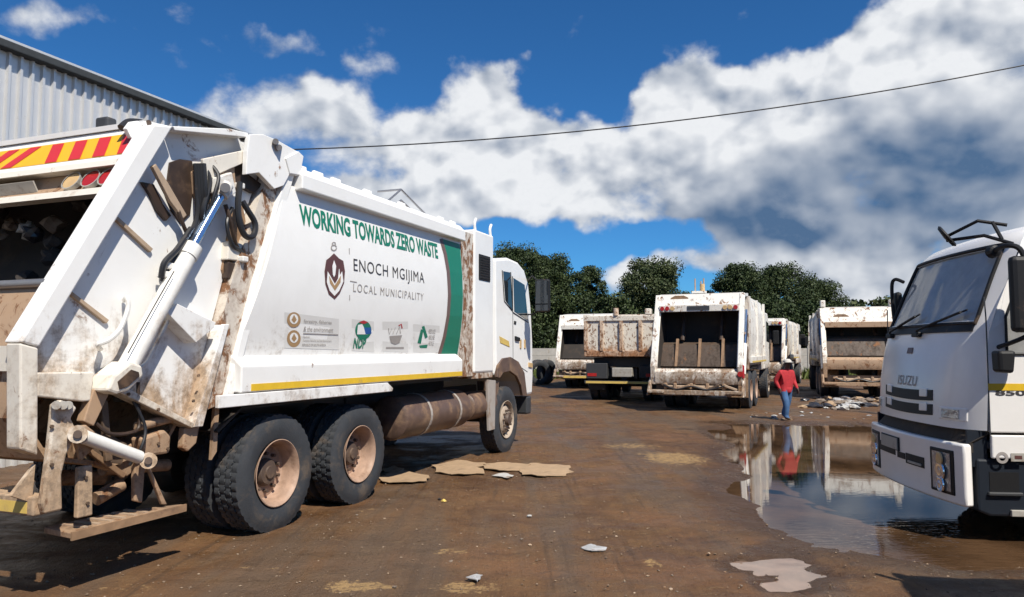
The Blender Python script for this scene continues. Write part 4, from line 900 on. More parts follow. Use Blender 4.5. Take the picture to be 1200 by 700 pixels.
# ------------------------------------------------------------------ other compactors seen from behind
def generic_cab(T, x0, zb, zt, w, mat='white_far'):
    MB().prism([(x0, zb), (x0+1.75, zb), (x0+1.78, zb+.9), (x0+1.62, zt-.22), (x0+1.40, zt), (x0, zt)], -w, w).build('cab_shell', mat, T, bevel=.05)
    for sg in (-1, 1):
        MB().prism([(x0+.75, zb+.95), (x0+1.66, zb+.92), (x0+1.55, zt-.35), (x0+.8, zt-.3)], sg*(w+.006), sg*(w-.02)).build('side_window', 'glass_dark', T)
        MB().box((x0+1.95, sg*(w+.22), zb+1.1), (.08, .2, .5)).build('wing_mirror', 'black_plastic', T, bevel=.03)
    MB().prism([(x0+1.79, zb+.92), (x0+1.80, zb+.92), (x0+1.64, zt-.24), (x0+1.62, zt-.24)], -w+.1, w-.1).build('windscreen', 'glass_dark', T)
def far_compactor(pos, head, label, H=3.25, mat='white_far', blade='packer_steel', zo=1.16, zh=2.70, apron='white_far_b', lamps=True, ribs=3, beacon=False, redbox=False, yellow=None, hooks=0, dark_opening=False):
    th = R_(head); T = empty('compactor_truck', (pos[0], pos[1], 0), R_(90)-th); tag(T, label, 'garbage truck')
    w = 1.21; kx, kz = 0.0, 1.20; tx, tz = .78, H-.06
    def L(z): return kx+(tx-kx)*max(0, (z-kz))/(tz-kz)
    # body
    sec = [(-1.1, 1.2), (1.1, 1.2), (1.17, 1.5), (1.22, 2.1), (1.20, 2.8), (1.12, H-.06), (.95, H), (-.95, H), (-1.12, H-.06), (-1.20, 2.8), (-1.22, 2.1), (-1.17, 1.5)]
    MB().prism(sec, 1.62, 5.7, 'x').build('body', mat, T, bevel=.02)
    for sg in (-1, 1):
        MB().b2(1.6, 5.7, sg*1.27, sg*1.15, 1.28, 1.46).build('gutter_ledge', mat, T, bevel=.01); MB().b2(1.7, 5.6, sg*1.272, sg*1.275, 1.29, 1.34).build('reflective_strip', 'yellow_faded', T)
        for x in (1.66, 3.6, 5.6): MB().b2(x-.05, x+.05, sg*1.255, sg*1.18, 1.46, H-.1).build('body_rib', mat, T)
    MB().b2(5.75, 6.3, -1.1, 1.1, 1.0, H-.1).build('front_cabinet', mat, T, bevel=.02)
    # tailgate
    for sg in (-1, 1):
        MB().prism([(.10, .95), (L(kz)+.10, kz), (tx+.1, tz), (1.55, H), (1.45, 1.15), (.75, .80)], sg*(w-.16), sg*(w-.12)).build('side_panel', mat, T)
        MB().prism([(kx, kz), (tx, tz), (tx+.14, tz), (kx+.14, kz)], sg*w, sg*(w-.13)).build('rear_beam', mat, T, bevel=.01)
        MB().prism([(kx, kz+.01), (kx+.14, kz+.01), (kx+.16, .72), (kx+.04, .72)], sg*(w-.002), sg*(w-.128)).build('rear_post', apron, T, bevel=.01)
        MB().prism([(tx+.14, tz), (1.56, H-.02), (1.56, H-.10), (tx+.16, tz-.09)], sg*w, sg*(w-.13)).build('top_flange', mat, T)
        MB().prism([(1.44, H-.1), (1.60, H-.1), (1.50, 1.1), (1.34, 1.1)], sg*w, sg*(w-.13)).build('front_flange', 'rusty_frame', T)
        rm = MB().cyl((1.30, sg*(w-.03), 2.75), (.72, sg*(w-.03), 1.7), .035, 10).build('ram_rod', 'rod_steel', T); MB().cyl((.78, sg*(w-.03), 1.8), (.32, sg*(w-.03), 1.0), .07, 14).build('ram_barrel', 'white_cylinder', rm, smooth=True)
        MB().prism([(-.22, .50), (.10, .50), (.16, .86), (.06, .86)], sg*(w+.03), sg*(w-.02)).build('bumper_bracket', apron, T, bevel=.01)
        MB().box((-.10, sg*(w-.18), .54), (.34, .42, .07)).build('corner_step', apron, T, bevel=.01)
    MB().prism([(tx+.02, tz+.015), (1.6, H+.015), (1.6, H-.05), (tx+.02, tz-.05)], -w+.13, w-.13).build('tailgate_roof', mat, T)
    a = L(zh+.20)
    MB().prism([(L(zh+.19)+.02, zh+.19), (tx+.02, tz), (tx+.12, tz), (L(zh+.19)+.12, zh+.19)], -w+.13, w-.13).build('header_panel', mat, T)
    MB().b2(L(zh)+.01, L(zh)+.14, -w+.13, w-.13, zh, zh+.185).build('lamp_bar', apron, T, bevel=.01)
    MB().prism([(.28, zh+.33), (.80, zh+.33), (.78, zh+.40), (.66, zh+.46), (.42, zh+.46), (.30, zh+.40)], L(zh+.4)+.005, L(zh+.4)+.05, 'x').build('rust_patch', 'brown_strut', T)
    if lamps:
        for sg in (-1, 1):
            for k, mn in enumerate(('lamp_red', 'lamp_red', 'lamp_amber') if sg > 0 else ('lamp_red', 'lamp_amber', 'lamp_amber')):
                y = sg*(w-.22-.14*k); MB().cyl((L(zh)+.012, y, zh+.095), (L(zh)-.02, y, zh+.095), .058, 14).build('tail_lamp', mn, T, smooth=True)
        MB().b2(L(zh)-.004, L(zh)+.012, -.30, .30, zh+.04, zh+.15).build('number_plate_holder', 'dark_grey', T)
    # hopper
    MB().sheet([(kx+.14, zo), (kx+.02, zo-.10), (kx-.01, zo-.26), (kx+.04, zo-.42)], -w+.13, w-.13, .03).build('hopper_apron', apron, T, smooth=30)
    MB().sheet([(kx+.12, zo-.02), (kx+.40, zo-.12), (kx+.95, zo-.02), (kx+1.3, zo+.3)], -w+.13, w-.13, .02).build('hopper_trough', blade, T, smooth=30)
    MB().sheet([(.55, zo+.02), (.85, zo+.60), (1.0, zo+.66)], -w+.17, w-.17, .04).build('packer_blade', 'hopper_dark' if dark_opening else blade, T)
    for sg in (-1, 1): MB().prism([(.16, zo-.05), (L(zh)+.1, zh), (1.38, H-.15), (1.38, zo)], sg*(w-.165), sg*(w-.162)).build('hopper_shade_lining', 'hopper_dark', T)  # dark sheets over the white side panels paint the shade inside the hopper
    MB().b2(tx+.1, 1.38, -w+.17, w-.17, H-.16, H-.13).build('hopper_shade_ceiling', 'hopper_dark', T)  # dark sheet paints the shade under the hopper top
    for y in (-.55, .5): MB().cyl((.9, y, zo+.75), (1.3, y, zh+.1), .06, 10).build('packer_ram', 'oily_rust_and_shade', T)
    for k in range(ribs):
        y = -.62+1.24*k/max(1, ribs-1); MB().prism([(.50, zo+.04), (.80, zo+.80), (.86, zo+.78), (.55, zo+.02)], y-.035, y+.035).build('blade_rib', 'brown_strut' if not dark_opening else 'packer_steel', T)
    MB().b2(1.40, 1.45, -w+.1, w-.1, 1.0, H-.1).build('ejector_plate', 'hopper_dark', T)
    # bumper gear below the hopper
    MB().b2(-.06, .10, -w+.05, w-.05, .45, .58).build('rear_bumper', apron, T, bevel=.015)
    if yellow: MB().b2(-.066, -.062, -w+.2, w-.2, .47, .56).build('bumper_strip', yellow, T)
    MB().b2(.12, .2, -w+.14, w-.14, .56, .80).build('linkage_plate', 'oily_rust_and_shade', T)
    for y, tilt in ((-.9, 20), (-.45, -25), (-.1, 15), (.32, -18), (.75, 28)): MB().box((.02, y, .66), (.07, .34, .06), Matrix.Rotation(R_(tilt), 3, 'X')).build('link_arm', random.choice(['sooty_brown', 'rib_tan', 'mud_plate']), T, bevel=.01)
    MB().tube(smoothpath([(-.02, -.75, .70), (-.05, -.3, .60), (-.04, .1, .68), (-.05, .5, .6), (.0, .85, .72)]), .022, 6).build('hydraulic_hose', 'hose_black', T)
    for sg in (-1, 1):
        MB().prism([(-.24, .44), (.12, .44), (.14, .92)], sg*(w+.05), sg*(w+.02)).build('corner_wing', apron, T)
        MB().tube(smoothpath([(1.25, sg*(w+.0), 2.6), (1.0, sg*(w+.02), 2.2), (.85, sg*(w-.02), 1.7), (.6, sg*(w-.02), 1.3)]), .022, 6).build('hydraulic_hose', 'hose_black', T)
        for zz in (1.55, 2.1): MB().box((L(zz)+.5, sg*(w-.06), zz), (.55, .1, .06)).build('panel_rib', 'rib_tan', T)
        MB().box((1.15, sg*(w-.04), 1.5), (.22, .1, .5)).build('valve_cover', 'sooty_brown', T, bevel=.02)
    MB().cyl((.08, -.8, .67), (.08, .8, .67), .045, 10).build('pivot_shaft', 'rib_tan', T)
    for y in (-.72, -.3, .12, .55, .8): MB().box((.07, y, .68), (.10, .09, .17)).build('shaft_bracket', 'mud_plate', T, bevel=.02)
    if redbox:
        MB().box((.06, -w-.01, 1.08), (.10, .05, .34)).build('marker_panel', 'decal_red', T, bevel=.01); MB().cyl((.02, -w+.06, 1.02), (-.03, -w+.06, 1.02), .07, 14).build('tail_lamp', 'lamp_red', T)
    if beacon:
        for dx, hh in ((0, .42), (.16, .34), (.24, .42)): MB().tube([(1.3, .2-dx, H), (1.3, .2-dx, H+hh)], .02, 6).build('beacon_post', 'rib_tan', T)
        MB().cyl((1.3, .0, H+.02), (1.3, .0, H+.26), .07, 12).build('beacon', 'lamp_amber', T, smooth=True); MB().b2(1.2, 1.4, -.1, .28, H, H+.06).build('beacon_base', mat, T)
    for k in range(hooks):
        y = (-1, 1)[k % 2]*(w-.12); MB().box((1.0, y, H+.10), (.3, .16, .24)).build('lifting_eye', mat, T, bevel=.03)
    # running gear
    for sg in (-1, 1):
        MB().b2(.6, 7.2, sg*.36, sg*.46, .7, 1.05).build('chassis_rail', 'chassis_black', T)
        MB().b2(1.2, 1.24, sg*1.2, sg*.62, .35, 1.0).build('mud_flap', 'mud_plate', T)
        MB().sheet([(1.25, .9), (1.5, 1.12), (3.7, 1.12)], sg*1.2, sg*.62, .02).build('mud_guard', 'chassis_black', T)
        for x in (1.95, 3.25): dual(T, x, sg*1.2, x)
        wheel(T, 7.25, sg*1.18, 'front')
    MB().b2(1.2, 6.2, -1.0, 1.0, 1.05, 1.25).build('subframe', 'chassis_black', T)
    for x in (1.95, 3.25, 7.25): MB().cyl((x, -.95, .52), (x, .95, .52), .08, 10).build('axle', 'chassis_black', T)
    generic_cab(T, 6.35, 1.0, 2.95, 1.15, mat)
    return T
far_compactor((4.86, 20.0), 24, 'open-backed white compactor with amber beacon on its roof and ribbed brown packer blade', beacon=True, redbox=True)
far_compactor((11.62, 25.0), 18, 'grimy white compactor backed onto the heap of torn rubbish bags', H=3.16, mat='white_far_b', zo=1.42, zh=2.42, apron='mud_plate', lamps=False, ribs=0, hooks=2)
far_compactor((10.15, 31.6), 26, 'narrow-looking dirty compactor half hidden beside the open compactor, facing the wall', H=3.02, mat='white_far_b', apron='white_far_b')
far_compactor((3.0, 32.0), 19, 'white compactor with a yellow bumper half hidden behind the rusty tipper', H=3.25, zo=1.25, zh=2.55, yellow='yellow_faded', lamps=False, ribs=0, dark_opening=True, redbox=False)

# ------------------------------------------------------------------ rusty tipper
TP = empty('tipper_truck', (3.50, 24.2, 0), R_(90-20)); tag(TP, 'rusty white tipper truck with a ribbed tailgate between two compactors', 'dump truck')
w = 1.22
MB().b2(.0, .05, -w+.03, w-.03, 1.46, 2.66).build('tailgate', 'tipper_panel', TP)
MB().b2(-.045, .09, -w, w, 2.58, 2.76).build('top_rail', 'tipper_panel', TP, bevel=.02); MB().b2(-.05, .06, -w+.02, w-.02, 1.44, 1.62).build('bottom_rail', 'tipper_rib', TP, bevel=.01)
for y in (-w+.07, -.64, -.02, .62, w-.07): MB().b2(-.07, .01, y-.055, y+.055, 1.62, 2.58).build('tailgate_rib', 'tipper_rib', TP, bevel=.01)
for sg in (-1, 1):
    MB().b2(.05, 4.4, sg*w, sg*(w-.05), 1.46, 2.70).build('side_board', 'tipper_panel', TP); MB().b2(.09, 4.42, sg*(w+.04), sg*(w-.07), 2.70, 2.80).build('side_rail', 'tipper_panel', TP)
    for k in range(6): MB().b2(.3+k*.78, .42+k*.78, sg*(w+.06), sg*w, 1.46, 2.70).build('side_rib', 'tipper_rib', TP)
    MB().b2(.3, 6.6, sg*.36, sg*.46, .72, 1.05).build('chassis_rail', 'chassis_black', TP)
    for x in (1.0, 2.35): dual(TP, x, sg*1.18, x)
    wheel(TP, 5.9, sg*1.16, 'front'); MB().b2(.30, .33, sg*1.15, sg*.6, .35, 1.2).build('mud_flap', 'chassis_black', TP)
    MB().b2(-.03, .0, sg*1.1, sg*.8, .80, .90).build('tail_lamp', 'lamp_red', TP)
MB().b2(.05, 4.4, -w+.05, w-.05, 1.42, 1.50).build('load_floor', 'tipper_rib', TP); MB().b2(4.35, 4.42, -w+.05, w-.05, 1.5, 3.0).build('headboard', 'tipper_panel', TP)
MB().b2(.25, 4.6, -.95, .95, 1.1, 1.4).build('hoist_frame', 'chassis_black', TP)
MB().b2(.10, .6, -1.1, -.55, .75, 1.15).build('tool_box', 'chassis_black', TP, bevel=.02)
MB().b2(-.02, .5, .45, 1.15, .72, 1.22).build('tool_box', 'dark_grey', TP, bevel=.02); MB().b2(.0, .3, -.35, .3, .78, 1.08).build('lamp_board', 'plate_grey', TP, bevel=.02)
MB().b2(-.05, .05, -1.2, 1.2, .56, .66).build('rear_bumper', 'dark_grey', TP, bevel=.01); MB().b2(-.056, -.052, -1.15, 1.15, .575, .645).build('bumper_strip', 'yellow_faded', TP)
MB().cyl((.0, .15, 2.76), (.0, .15, 3.0), .09, 12).build('beacon', 'tipper_rib', TP, smooth=True); MB().box((.3, -.85, 2.88), (.25, .2, .2)).build('roof_lug', 'tipper_panel', TP, bevel=.03)
for x in (1.0, 2.35, 5.9): MB().cyl((x, -.95, .52), (x, .95, .52), .08, 10).build('axle', 'chassis_black', TP)
generic_cab(TP, 4.7, 1.0, 2.7, 1.12)

# two worn tyres standing against the far wall beside truck B
for k, (px, Y) in enumerate(((631, 36), (640, 36.6))):
    P = CAM+cam_ray(px, 440)*(Y/cam_ray(px, 440).y); o = link_mesh('worn_tyre', TYRE, None, (P.x, Y, .60), (R_(8), 0, R_(20+30*k)), (1.12, 1.2, 1.12)); tag(o, ['black worn tyre by the wall, the one towards the lettered truck cab', 'black worn tyre by the wall, the one towards the yellow-bumpered compactor'][k], 'tyre', 'old tyres by the wall')

# ------------------------------------------------------------------ thin glass
m = bpy.data.materials.new('glass_thin'); m.use_nodes = True; t = NT(m.node_tree); t.n.clear(); MATS['glass_thin'] = m
fr = t.new('ShaderNodeFresnel'); fr.inputs['IOR'].default_value = 3.4; tr = t.new('ShaderNodeBsdfTransparent'); tr.inputs['Color'].default_value = rgb(.62, .70, .69)
gl = t.new('ShaderNodeBsdfGlossy'); gl.inputs['Roughness'].default_value = .02; df = t.new('ShaderNodeBsdfDiffuse'); df.inputs['Color'].default_value = rgb(.60, .60, .58)
mx = t.new('ShaderNodeMixShader'); t.l.new(fr.outputs[0], mx.inputs[0]); t.l.new(tr.outputs[0], mx.inputs[1]); t.l.new(gl.outputs[0], mx.inputs[2])
m2 = t.new('ShaderNodeMixShader'); oc = t.new('ShaderNodeTexCoord').outputs['Object']; t.put(m2.inputs[0], t.rng(t.noise(oc, 2.5, 6, .6), .25, .75, .36, .60)); t.l.new(mx.outputs[0], m2.inputs[1]); t.l.new(df.outputs[0], m2.inputs[2])
ou = t.new('ShaderNodeOutputMaterial'); t.l.new(m2.outputs[0], ou.inputs[0])

# ------------------------------------------------------------------ white cab-over truck on the right
HV = Vector((-.9945, .105, 0)); RT_ROT = math.atan2(HV.y, HV.x)
RT = empty('cabover_truck', (3.95, 7.68, 0), RT_ROT); tag(RT, 'white cab-over truck marked 850 with a yellow door stripe standing in the puddle', 'truck')
F2 = Frame(RT.location, RT_ROT)
def itp(z, tab):
    for (a, b), (c, d) in zip(tab, tab[1:]):
        if z <= c: q = max(0, (z-a)/(c-a)); return b+(d-b)*q
    return tab[-1][1]
FX = [(.25, .0), (.84, .0), (.9, -.03), (1.3, -.05), (1.6, -.10), (1.82, -.16), (1.95, -.22), (2.58, -.50), (2.66, -.56), (2.73, -.66), (2.785, -.84), (2.81, -1.08)]
WX = [(.25, 1.08), (1.9, 1.10), (2.56, 1.045), (2.66, 1.01), (2.73, .96), (2.785, .86), (2.81, .7)]
def fx(z): return itp(z, FX)
def wx(z): return itp(z, WX)
def front(y, z, off=0.0):
    q = min(1, abs(y)/wx(z)); e = max(0, (q-.72)/.28)
    wrap = .15*max(.35, min(1, (2.6-z)/.9)) if z > .86 else .012      # the bumper ends square, the cab above it wraps round
    return (fx(z)-.10*q*q-wrap*e*e+off, y*(1+off*.35), z)
def fpatch(mb, y0, y1, z0, z1, off, ny=8, nz=4, th=.0, shape=None):
    vs = []; fs = []
    for k in ((0, 1) if th > 0 else (0,)):
        for j in range(nz+1):
            for i in range(ny+1):
                a, b = i/ny, j/nz; y = y0+(y1-y0)*a; z = z0+(z1-z0)*b
                if shape: y, z = shape(y, z, a, b)
                vs.append(front(y, z, off-k*th))
    w = ny+1; o = w*(nz+1)
    for j in range(nz):
        for i in range(ny):
            a = j*w+i; fs.append((a, a+1, a+w+1, a+w))
            if th > 0: fs.append((o+a, o+a+w, o+a+w+1, o+a+1))
    if th > 0:
        for i in range(ny): fs += [(i, o+i, o+i+1, i+1), (nz*w+i, nz*w+i+1, o+nz*w+i+1, o+nz*w+i)]
        for j in range(nz): fs += [(j*w, (j+1)*w, o+(j+1)*w, o+j*w), (j*w+ny, o+j*w+ny, o+(j+1)*w+ny, (j+1)*w+ny)]
    return mb.add(vs, fs)
XD = -.30            # door gap
def build_front():
    mb = MB(); ys = [-1+2*i/28 for i in range(29)]
    zs = [.935, 1.1, 1.3, 1.5, 1.66, 1.82, 1.9, 1.95, 2.1, 2.25, 2.4, 2.50, 2.56, 2.60, 2.64, 2.68, 2.72, 2.75, 2.78, 2.80, 2.81]
    for z in zs:
        for q in ys: mb.v.append(front(q*wx(z), z))
    for j in range(len(zs)-1):
        for i in range(28):
            if 1.86 < (zs[j]+zs[j+1])/2 < 2.57 and 2 <= i < 26: continue
            a = j*29+i; mb.f.append((a, a+1, a+30, a+29)); mb.mi.append(0)
    # roof back to the rear wall
    top = len(zs)-1; o = len(mb.v)
    for q in ys: mb.v.append((-1.95, q*wx(2.81), 2.81))
    for i in range(28): a = top*29+i; mb.f.append((a, a+1, o+i+1, o+i)); mb.mi.append(0)
    # roof shoulders: strips from the windscreen pillars back
    zz = [z for z in zs if z >= 2.5]
    for sg in (0, 28):
        o = len(mb.v)
        for z in zz: mb.v.append((-1.95, ys[sg]*wx(z), z))
        for k in range(len(zz)-1):
            a = zs.index(zz[k])*29+sg; b = zs.index(zz[k+1])*29+sg; mb.f.append((a, b, o+k+1, o+k)); mb.mi.append(0)
    return mb.build('cab_shell', 'white_isuzu', RT, smooth=38)
build_front()
def side_sheet(name, mat, poly, off, sg=1, th=.03, parent=RT, bevel=.0):
    """side panel of polygon (x,z) following the cab width at each height"""
    n = len(poly); mb = MB(); vs = [(x, sg*(wx(z)+off), z) for x, z in poly]+[(x, sg*(wx(z)+off-th), z) for x, z in poly]
    mb.add(vs, [tuple(range(n)), tuple(range(2*n-1, n-1, -1))]+[(i, i+n, (i+1) % n+n, (i+1) % n) for i in range(n)])
    return mb.build(name, mat, parent, bevel=bevel)
for sg in (1, -1):
    # door below the window, in bands so that it follows the side
    side_sheet('door', 'white_isuzu', [(XD, .92), (XD-1.15, .92), (XD-1.15, 1.60), (XD, 1.60)], .004, sg, bevel=.012)
    side_sheet('door_moulding', 'white_isuzu', [(XD-.01, .70), (XD-1.15, .70), (XD-1.15, .90), (XD-.01, .90)], .012, sg, .04, bevel=.012)
    side_sheet('window_surround', 'white_isuzu', [(XD, 1.60), (XD-.17, 1.60), (XD-.17, 1.9), (XD-.42, 2.52), (XD-.34, 2.52), (XD-.10, 2.0), (XD-.03, 1.8)], .002, sg)
    side_sheet('window_surround', 'white_isuzu', [(XD-1.02, 1.60), (XD-1.15, 1.60), (XD-1.15, 2.52), (XD-1.02, 2.52)], .002, sg)
    side_sheet('rear_quarter', 'white_isuzu', [(XD-1.16, .8), (-1.95, .8), (-1.95, 2.52), (XD-1.16, 2.52)], .0, sg)
    side_sheet('side_window', 'glass_thin', [(XD-.17, 1.60), (XD-1.02, 1.60), (XD-1.02, 2.50), (XD-.42, 2.50), (XD-.17, 1.92)], -.012, sg, .006)
    sl = [(XD-.165, 1.62), (XD-.165, 1.92), (XD-.415, 2.51), (XD-1.02, 2.51)]
    MB().tube([(x, sg*(wx(z)+.006), z) for x, z in sl], .012, 6).build('window_seal', 'black_plastic', RT); MB().tube([(XD-.165, sg*(wx(1.6)+.006), 1.60), (XD-1.02, sg*(wx(1.6)+.006), 1.60)], .014, 6).build('window_seal', 'black_plastic', RT)
    MB().tube([(XD-.006, sg*(wx(z)+.0), z) for z in (.90, 1.3, 1.7, 1.92, 2.1)], .006, 5).build('door_seam', 'dark_grey', RT)
    side_sheet('door_stripe', 'yellow_tape', [(XD-.002, 1.285), (XD-1.14, 1.285), (XD-1.14, 1.345), (XD-.002, 1.345)], .0075, sg, .003)
    # entry step panel below the door
    side_sheet('step_panel', 'navy_panel', [(XD+.10, .24), (XD+.0, .20), (XD-1.05, .20), (XD-1.05, .69), (XD+.10, .69)], -.03, sg, .25, bevel=.02)
    side_sheet('step_recess', 'black_plastic', [(XD+.0, .40), (XD-.24, .40), (XD-.24, .58), (XD, .58)], -.026, sg, .01); 
    side_sheet('step_recess', 'dark_grey', [(XD+.02, .38), (XD-.26, .38), (XD-.26, .41), (XD+.02, .41)], .0, sg, .04, bevel=.008)
    side_sheet('step_tread', 'plate_grey', [(XD-.16, .205), (XD-1.0, .205), (XD-1.0, .26), (XD-.16, .26)], -.005, sg, .06, bevel=.006)
    side_sheet('corner_panel', 'navy_panel', [(XD+.16, .62), (XD-.0, .62), (XD-.0, .93), (XD+.16, .93)], -.05, sg, .03)
# number on the door, sticker on the moulding
v, f = text_mesh('850', .03); x0, z1 = F2.s(1167, 457, 1.11); x1, z0 = F2.s(1203, 464, 1.11)
mb = MB(); mb.add([(x0+(x1-x0)*a, wx(1.2)+.0085, z0+(z1-z0)*b) for a, b in v], f); mb.build('door_number', 'decal_dark', RT)
cx_, cz_ = F2.s(1176, 537, 1.12)
mb = MB(); mb.add([(cx_+.05*math.cos(q), wx(.8)+.0145, cz_+.05*math.sin(q)) for q in np.linspace(0, 2*math.pi, 21)[:-1]]+[(cx_+.026*math.cos(q), wx(.8)+.0145, cz_+.026*math.sin(q)) for q in np.linspace(0, 2*math.pi, 21)[:-1]], [(i, (i+1) % 20, 20+(i+1) % 20, 20+i) for i in range(20)]); mb.build('door_emblem', 'decal_grey', RT)
MB().b2(cx_-.19, cx_-.07, wx(.8)+.014, wx(.8)+.0155, cz_-.03, cz_+.04).build('door_emblem', 'plate_grey', RT); MB().b2(cx_-.16, cx_-.10, wx(.8)+.016, wx(.8)+.017, cz_-.01, cz_+.02).build('door_emblem', 'decal_maroon', RT)
# windscreen, its seal, wipers
mb = fpatch(MB(), -.955, .955, 1.875, 2.59, -.014, 20, 8, .006, lambda y, z, a, b: (y*wx(z)/wx(1.9), z)); mb.build('windscreen', 'glass_thin', RT, smooth=True)
seal = [front(y*wx(1.88)*.865, 1.875, .004) for y in np.linspace(-1, 1, 18)]+[front(wx(z)*.865, z, .004) for z in np.linspace(1.95, 2.58, 8)]
seal += [front(y*wx(2.58)*.865, 2.585, .004) for y in np.linspace(1, -1, 18)]+[front(-wx(z)*.865, z, .004) for z in np.linspace(2.5, 1.9, 8)]
MB().tube(seal+[seal[0]], .020, 6).build('windscreen_seal', 'black_plastic', RT, smooth=True)
mb = fpatch(MB(), -.95, .95, 1.80, 1.885, .012, 20, 2, .02); mb.build('wiper_cowl', 'black_plastic', RT, smooth=True)
for ya, yb in ((-.62, -.05), (.12, .78)):
    ar = [front(ya, 1.80, .03), front(ya+.05, 1.83, .06), front((ya+yb)/2, 1.90, .05), front(yb, 1.98, .045)]
    wp = MB().tube(ar, .012, 6).build('wiper', 'black_plastic', RT); MB().tube([front(ya+.12, 1.865, .03), front((ya+yb)/2+.05, 1.92, .03), front(yb+.06, 2.0, .03)], .009, 5).build('wiper_blade', 'black_plastic', wp)
    MB().box(front(ya, 1.79, .03), (.05, .14, .05)).build('wiper_base', 'black_plastic', wp, bevel=.01)
# grille, badge, lamps
for z0 in (1.01, 1.145):
    mb = fpatch(MB(), -.56, .56, z0, z0+.10, .007, 16, 2, .02, lambda y, z, a, b: (y, z+.05*abs(y)**2)); mb.build('grille_slot', 'black_plastic', RT)
    for y in (-.42, .40): mb = fpatch(MB(), y-.07, y+.07, z0+.035, z0+.115, .016, 3, 2, .02, lambda y, z, a, b: (y, z+.05*abs(y)**2)); mb.build('grille_bridge', 'white_isuzu', RT, bevel=.008)
v, f = text_mesh('ISUZU', .012, 1.15); mb = MB(); mb.add([front(-.19+.44*a, 1.28+.10*b+.0, .006) for a, b in v], f); mb.build('badge', 'decal_grey', RT)
mb = fpatch(MB(), -.06, .06, 1.60, 1.66, .006, 3, 2, .004); mb.build('small_badge', 'decal_maroon', RT)
for sg in (-1, 1):
    mb = fpatch(MB(), sg*.66, sg*.98, 1.00, 1.12, .006, 6, 3, .02); io = mb.build('indicator_housing', 'white_isuzu', RT, bevel=.012)
    mb = fpatch(MB(), sg*.72, sg*.92, 1.02, 1.10, .013, 5, 3, .01); mb.build('indicator_lens', 'lamp_clear', io)
mb = fpatch(MB(), -1.07, 1.07, .74, .99, -.045, 26, 3, .03); mb.build('front_gap_panel', 'hopper_dark', RT)
def bshape(y, z, a, b): return (y, z+.06*(abs(y)/1.08)**2*(1-b) if False else z)
mb = fpatch(MB(), -1.075, 1.075, .275, .815, .025, 28, 6, .085); mb.build('front_bumper', 'white_isuzu', RT, smooth=35, bevel=.02)
for sg in (-1, 1):
    mb = fpatch(MB(), sg*.61, sg*.955, .35, .745, .034, 6, 5, .02); hl = mb.build('headlight', 'black_plastic', RT, bevel=.012)
    mb = fpatch(MB(), sg*.655, sg*.915, .38, .715, .039, 6, 5, .008); mb.build('headlight_lens', 'lamp_clear', hl)
    for z, rr_, mn in ((.655, .060, 'lamp_amber'), (.545, .085, 'chrome'), (.425, .07, 'chrome')):
        p = Vector(front(sg*.785, z, .044)); MB().lathe([(0, rr_), (.012, rr_*.95), (.016, rr_*.6), (.008, 0)], p, 18, 'x').build('reflector', mn, hl, smooth=True)
for a, b, c, d in ((-.62, -.12, .56, .66), (-.06, .12, .55, .61), (.14, .50, .52, .62)): mb = fpatch(MB(), a, b, c, d, .031, 6, 2, .02); mb.build('bumper_slot', 'black_plastic', RT)
mb = fpatch(MB(), -.48, -.02, .625, .74, .048, 4, 2, .012); mb.build('number_plate', 'plate_grey', RT)
mb = fpatch(MB(), -.50, .0, .615, .75, .040, 4, 2, .012); mb.build('plate_frame', 'black_plastic', RT)
mb = fpatch(MB(), .20, .46, .535, .555, .042, 4, 1, .01); mb.build('slot_trim', 'plate_grey', RT)
# mirrors: two on the near door, blind-spot mirror on roof-corner arms, one on the far side
def p2(px, py, y): q = F2.hit(px, py, 'y', y); return Vector((q.x, y, q.z))
a = p2(1187, 300, 1.42); mr = MB().b2(a.x-.28, a.x+.02, 1.34, 1.44, 1.78, 2.42).build('wing_mirror', 'black_plastic', RT, bevel=.04)
lm = MB().prism([(p2(1166, 415, 1.36).x, 1.63), (p2(1187, 415, 1.36).x, 1.63), (p2(1187, 440, 1.36).x+.015, 1.44), (p2(1168, 440, 1.36).x, 1.45)], 1.28, 1.42).build('lower_mirror', 'black_plastic', RT, bevel=.025)
MB().tube(smoothpath([(XD-.10, 1.08, 2.50), (XD-.09, 1.30, 2.52), (XD-.16, 1.38, 2.48), (XD-.22, 1.39, 2.3)]), .022, 8).build('mirror_arm', 'black_plastic', RT, smooth=True)
MB().tube(smoothpath([(XD-.10, 1.09, 1.66), (XD-.12, 1.28, 1.70), (XD-.20, 1.37, 1.76), (XD-.22, 1.39, 1.82)]), .02, 8).build('mirror_arm', 'black_plastic', RT, smooth=True)
MB().lathe([(-.03, .06), (.03, .05), (.05, 0)], (XD-.1, 1.09, 2.5), 12, 'y').build('arm_mount', 'black_plastic', RT)
b0 = Vector((-.27, .52, 2.72)); 
bs = MB().lathe([(-.02, .0), (-.018, .11), (-.004, .125), (.018, .105), (.028, 0)], (0, 0, 0), 20, 'x').build('blind_spot_mirror', 'black_plastic', RT, smooth=True); bs.location = b0; bs.rotation_euler = (0, R_(35), R_(-28))
for pts in ([b0, (-.42, .80, 2.82), (-.62, .90, 2.76)], [b0+Vector((0, 0, -.04)), (-.46, .82, 2.68), (-.62, .98, 2.58)], [(-.52, .85, 2.80), (-.56, .92, 2.63)]): MB().tube([Vector(q) for q in pts], .016, 8).build('mirror_arm', 'black_plastic', RT, smooth=True)
MB().tube(smoothpath([(-.48, -1.04, 2.42), (-.42, -1.14, 2.46), (-.40, -1.18, 2.35), (-.42, -1.18, 1.95), (-.44, -1.06, 1.85)]), .02, 8).build('mirror_arm', 'black_plastic', RT, smooth=True); MB().b2(-.52, -.44, -1.30, -1.16, 1.98, 2.32).build('wing_mirror', 'black_plastic', RT, bevel=.04)
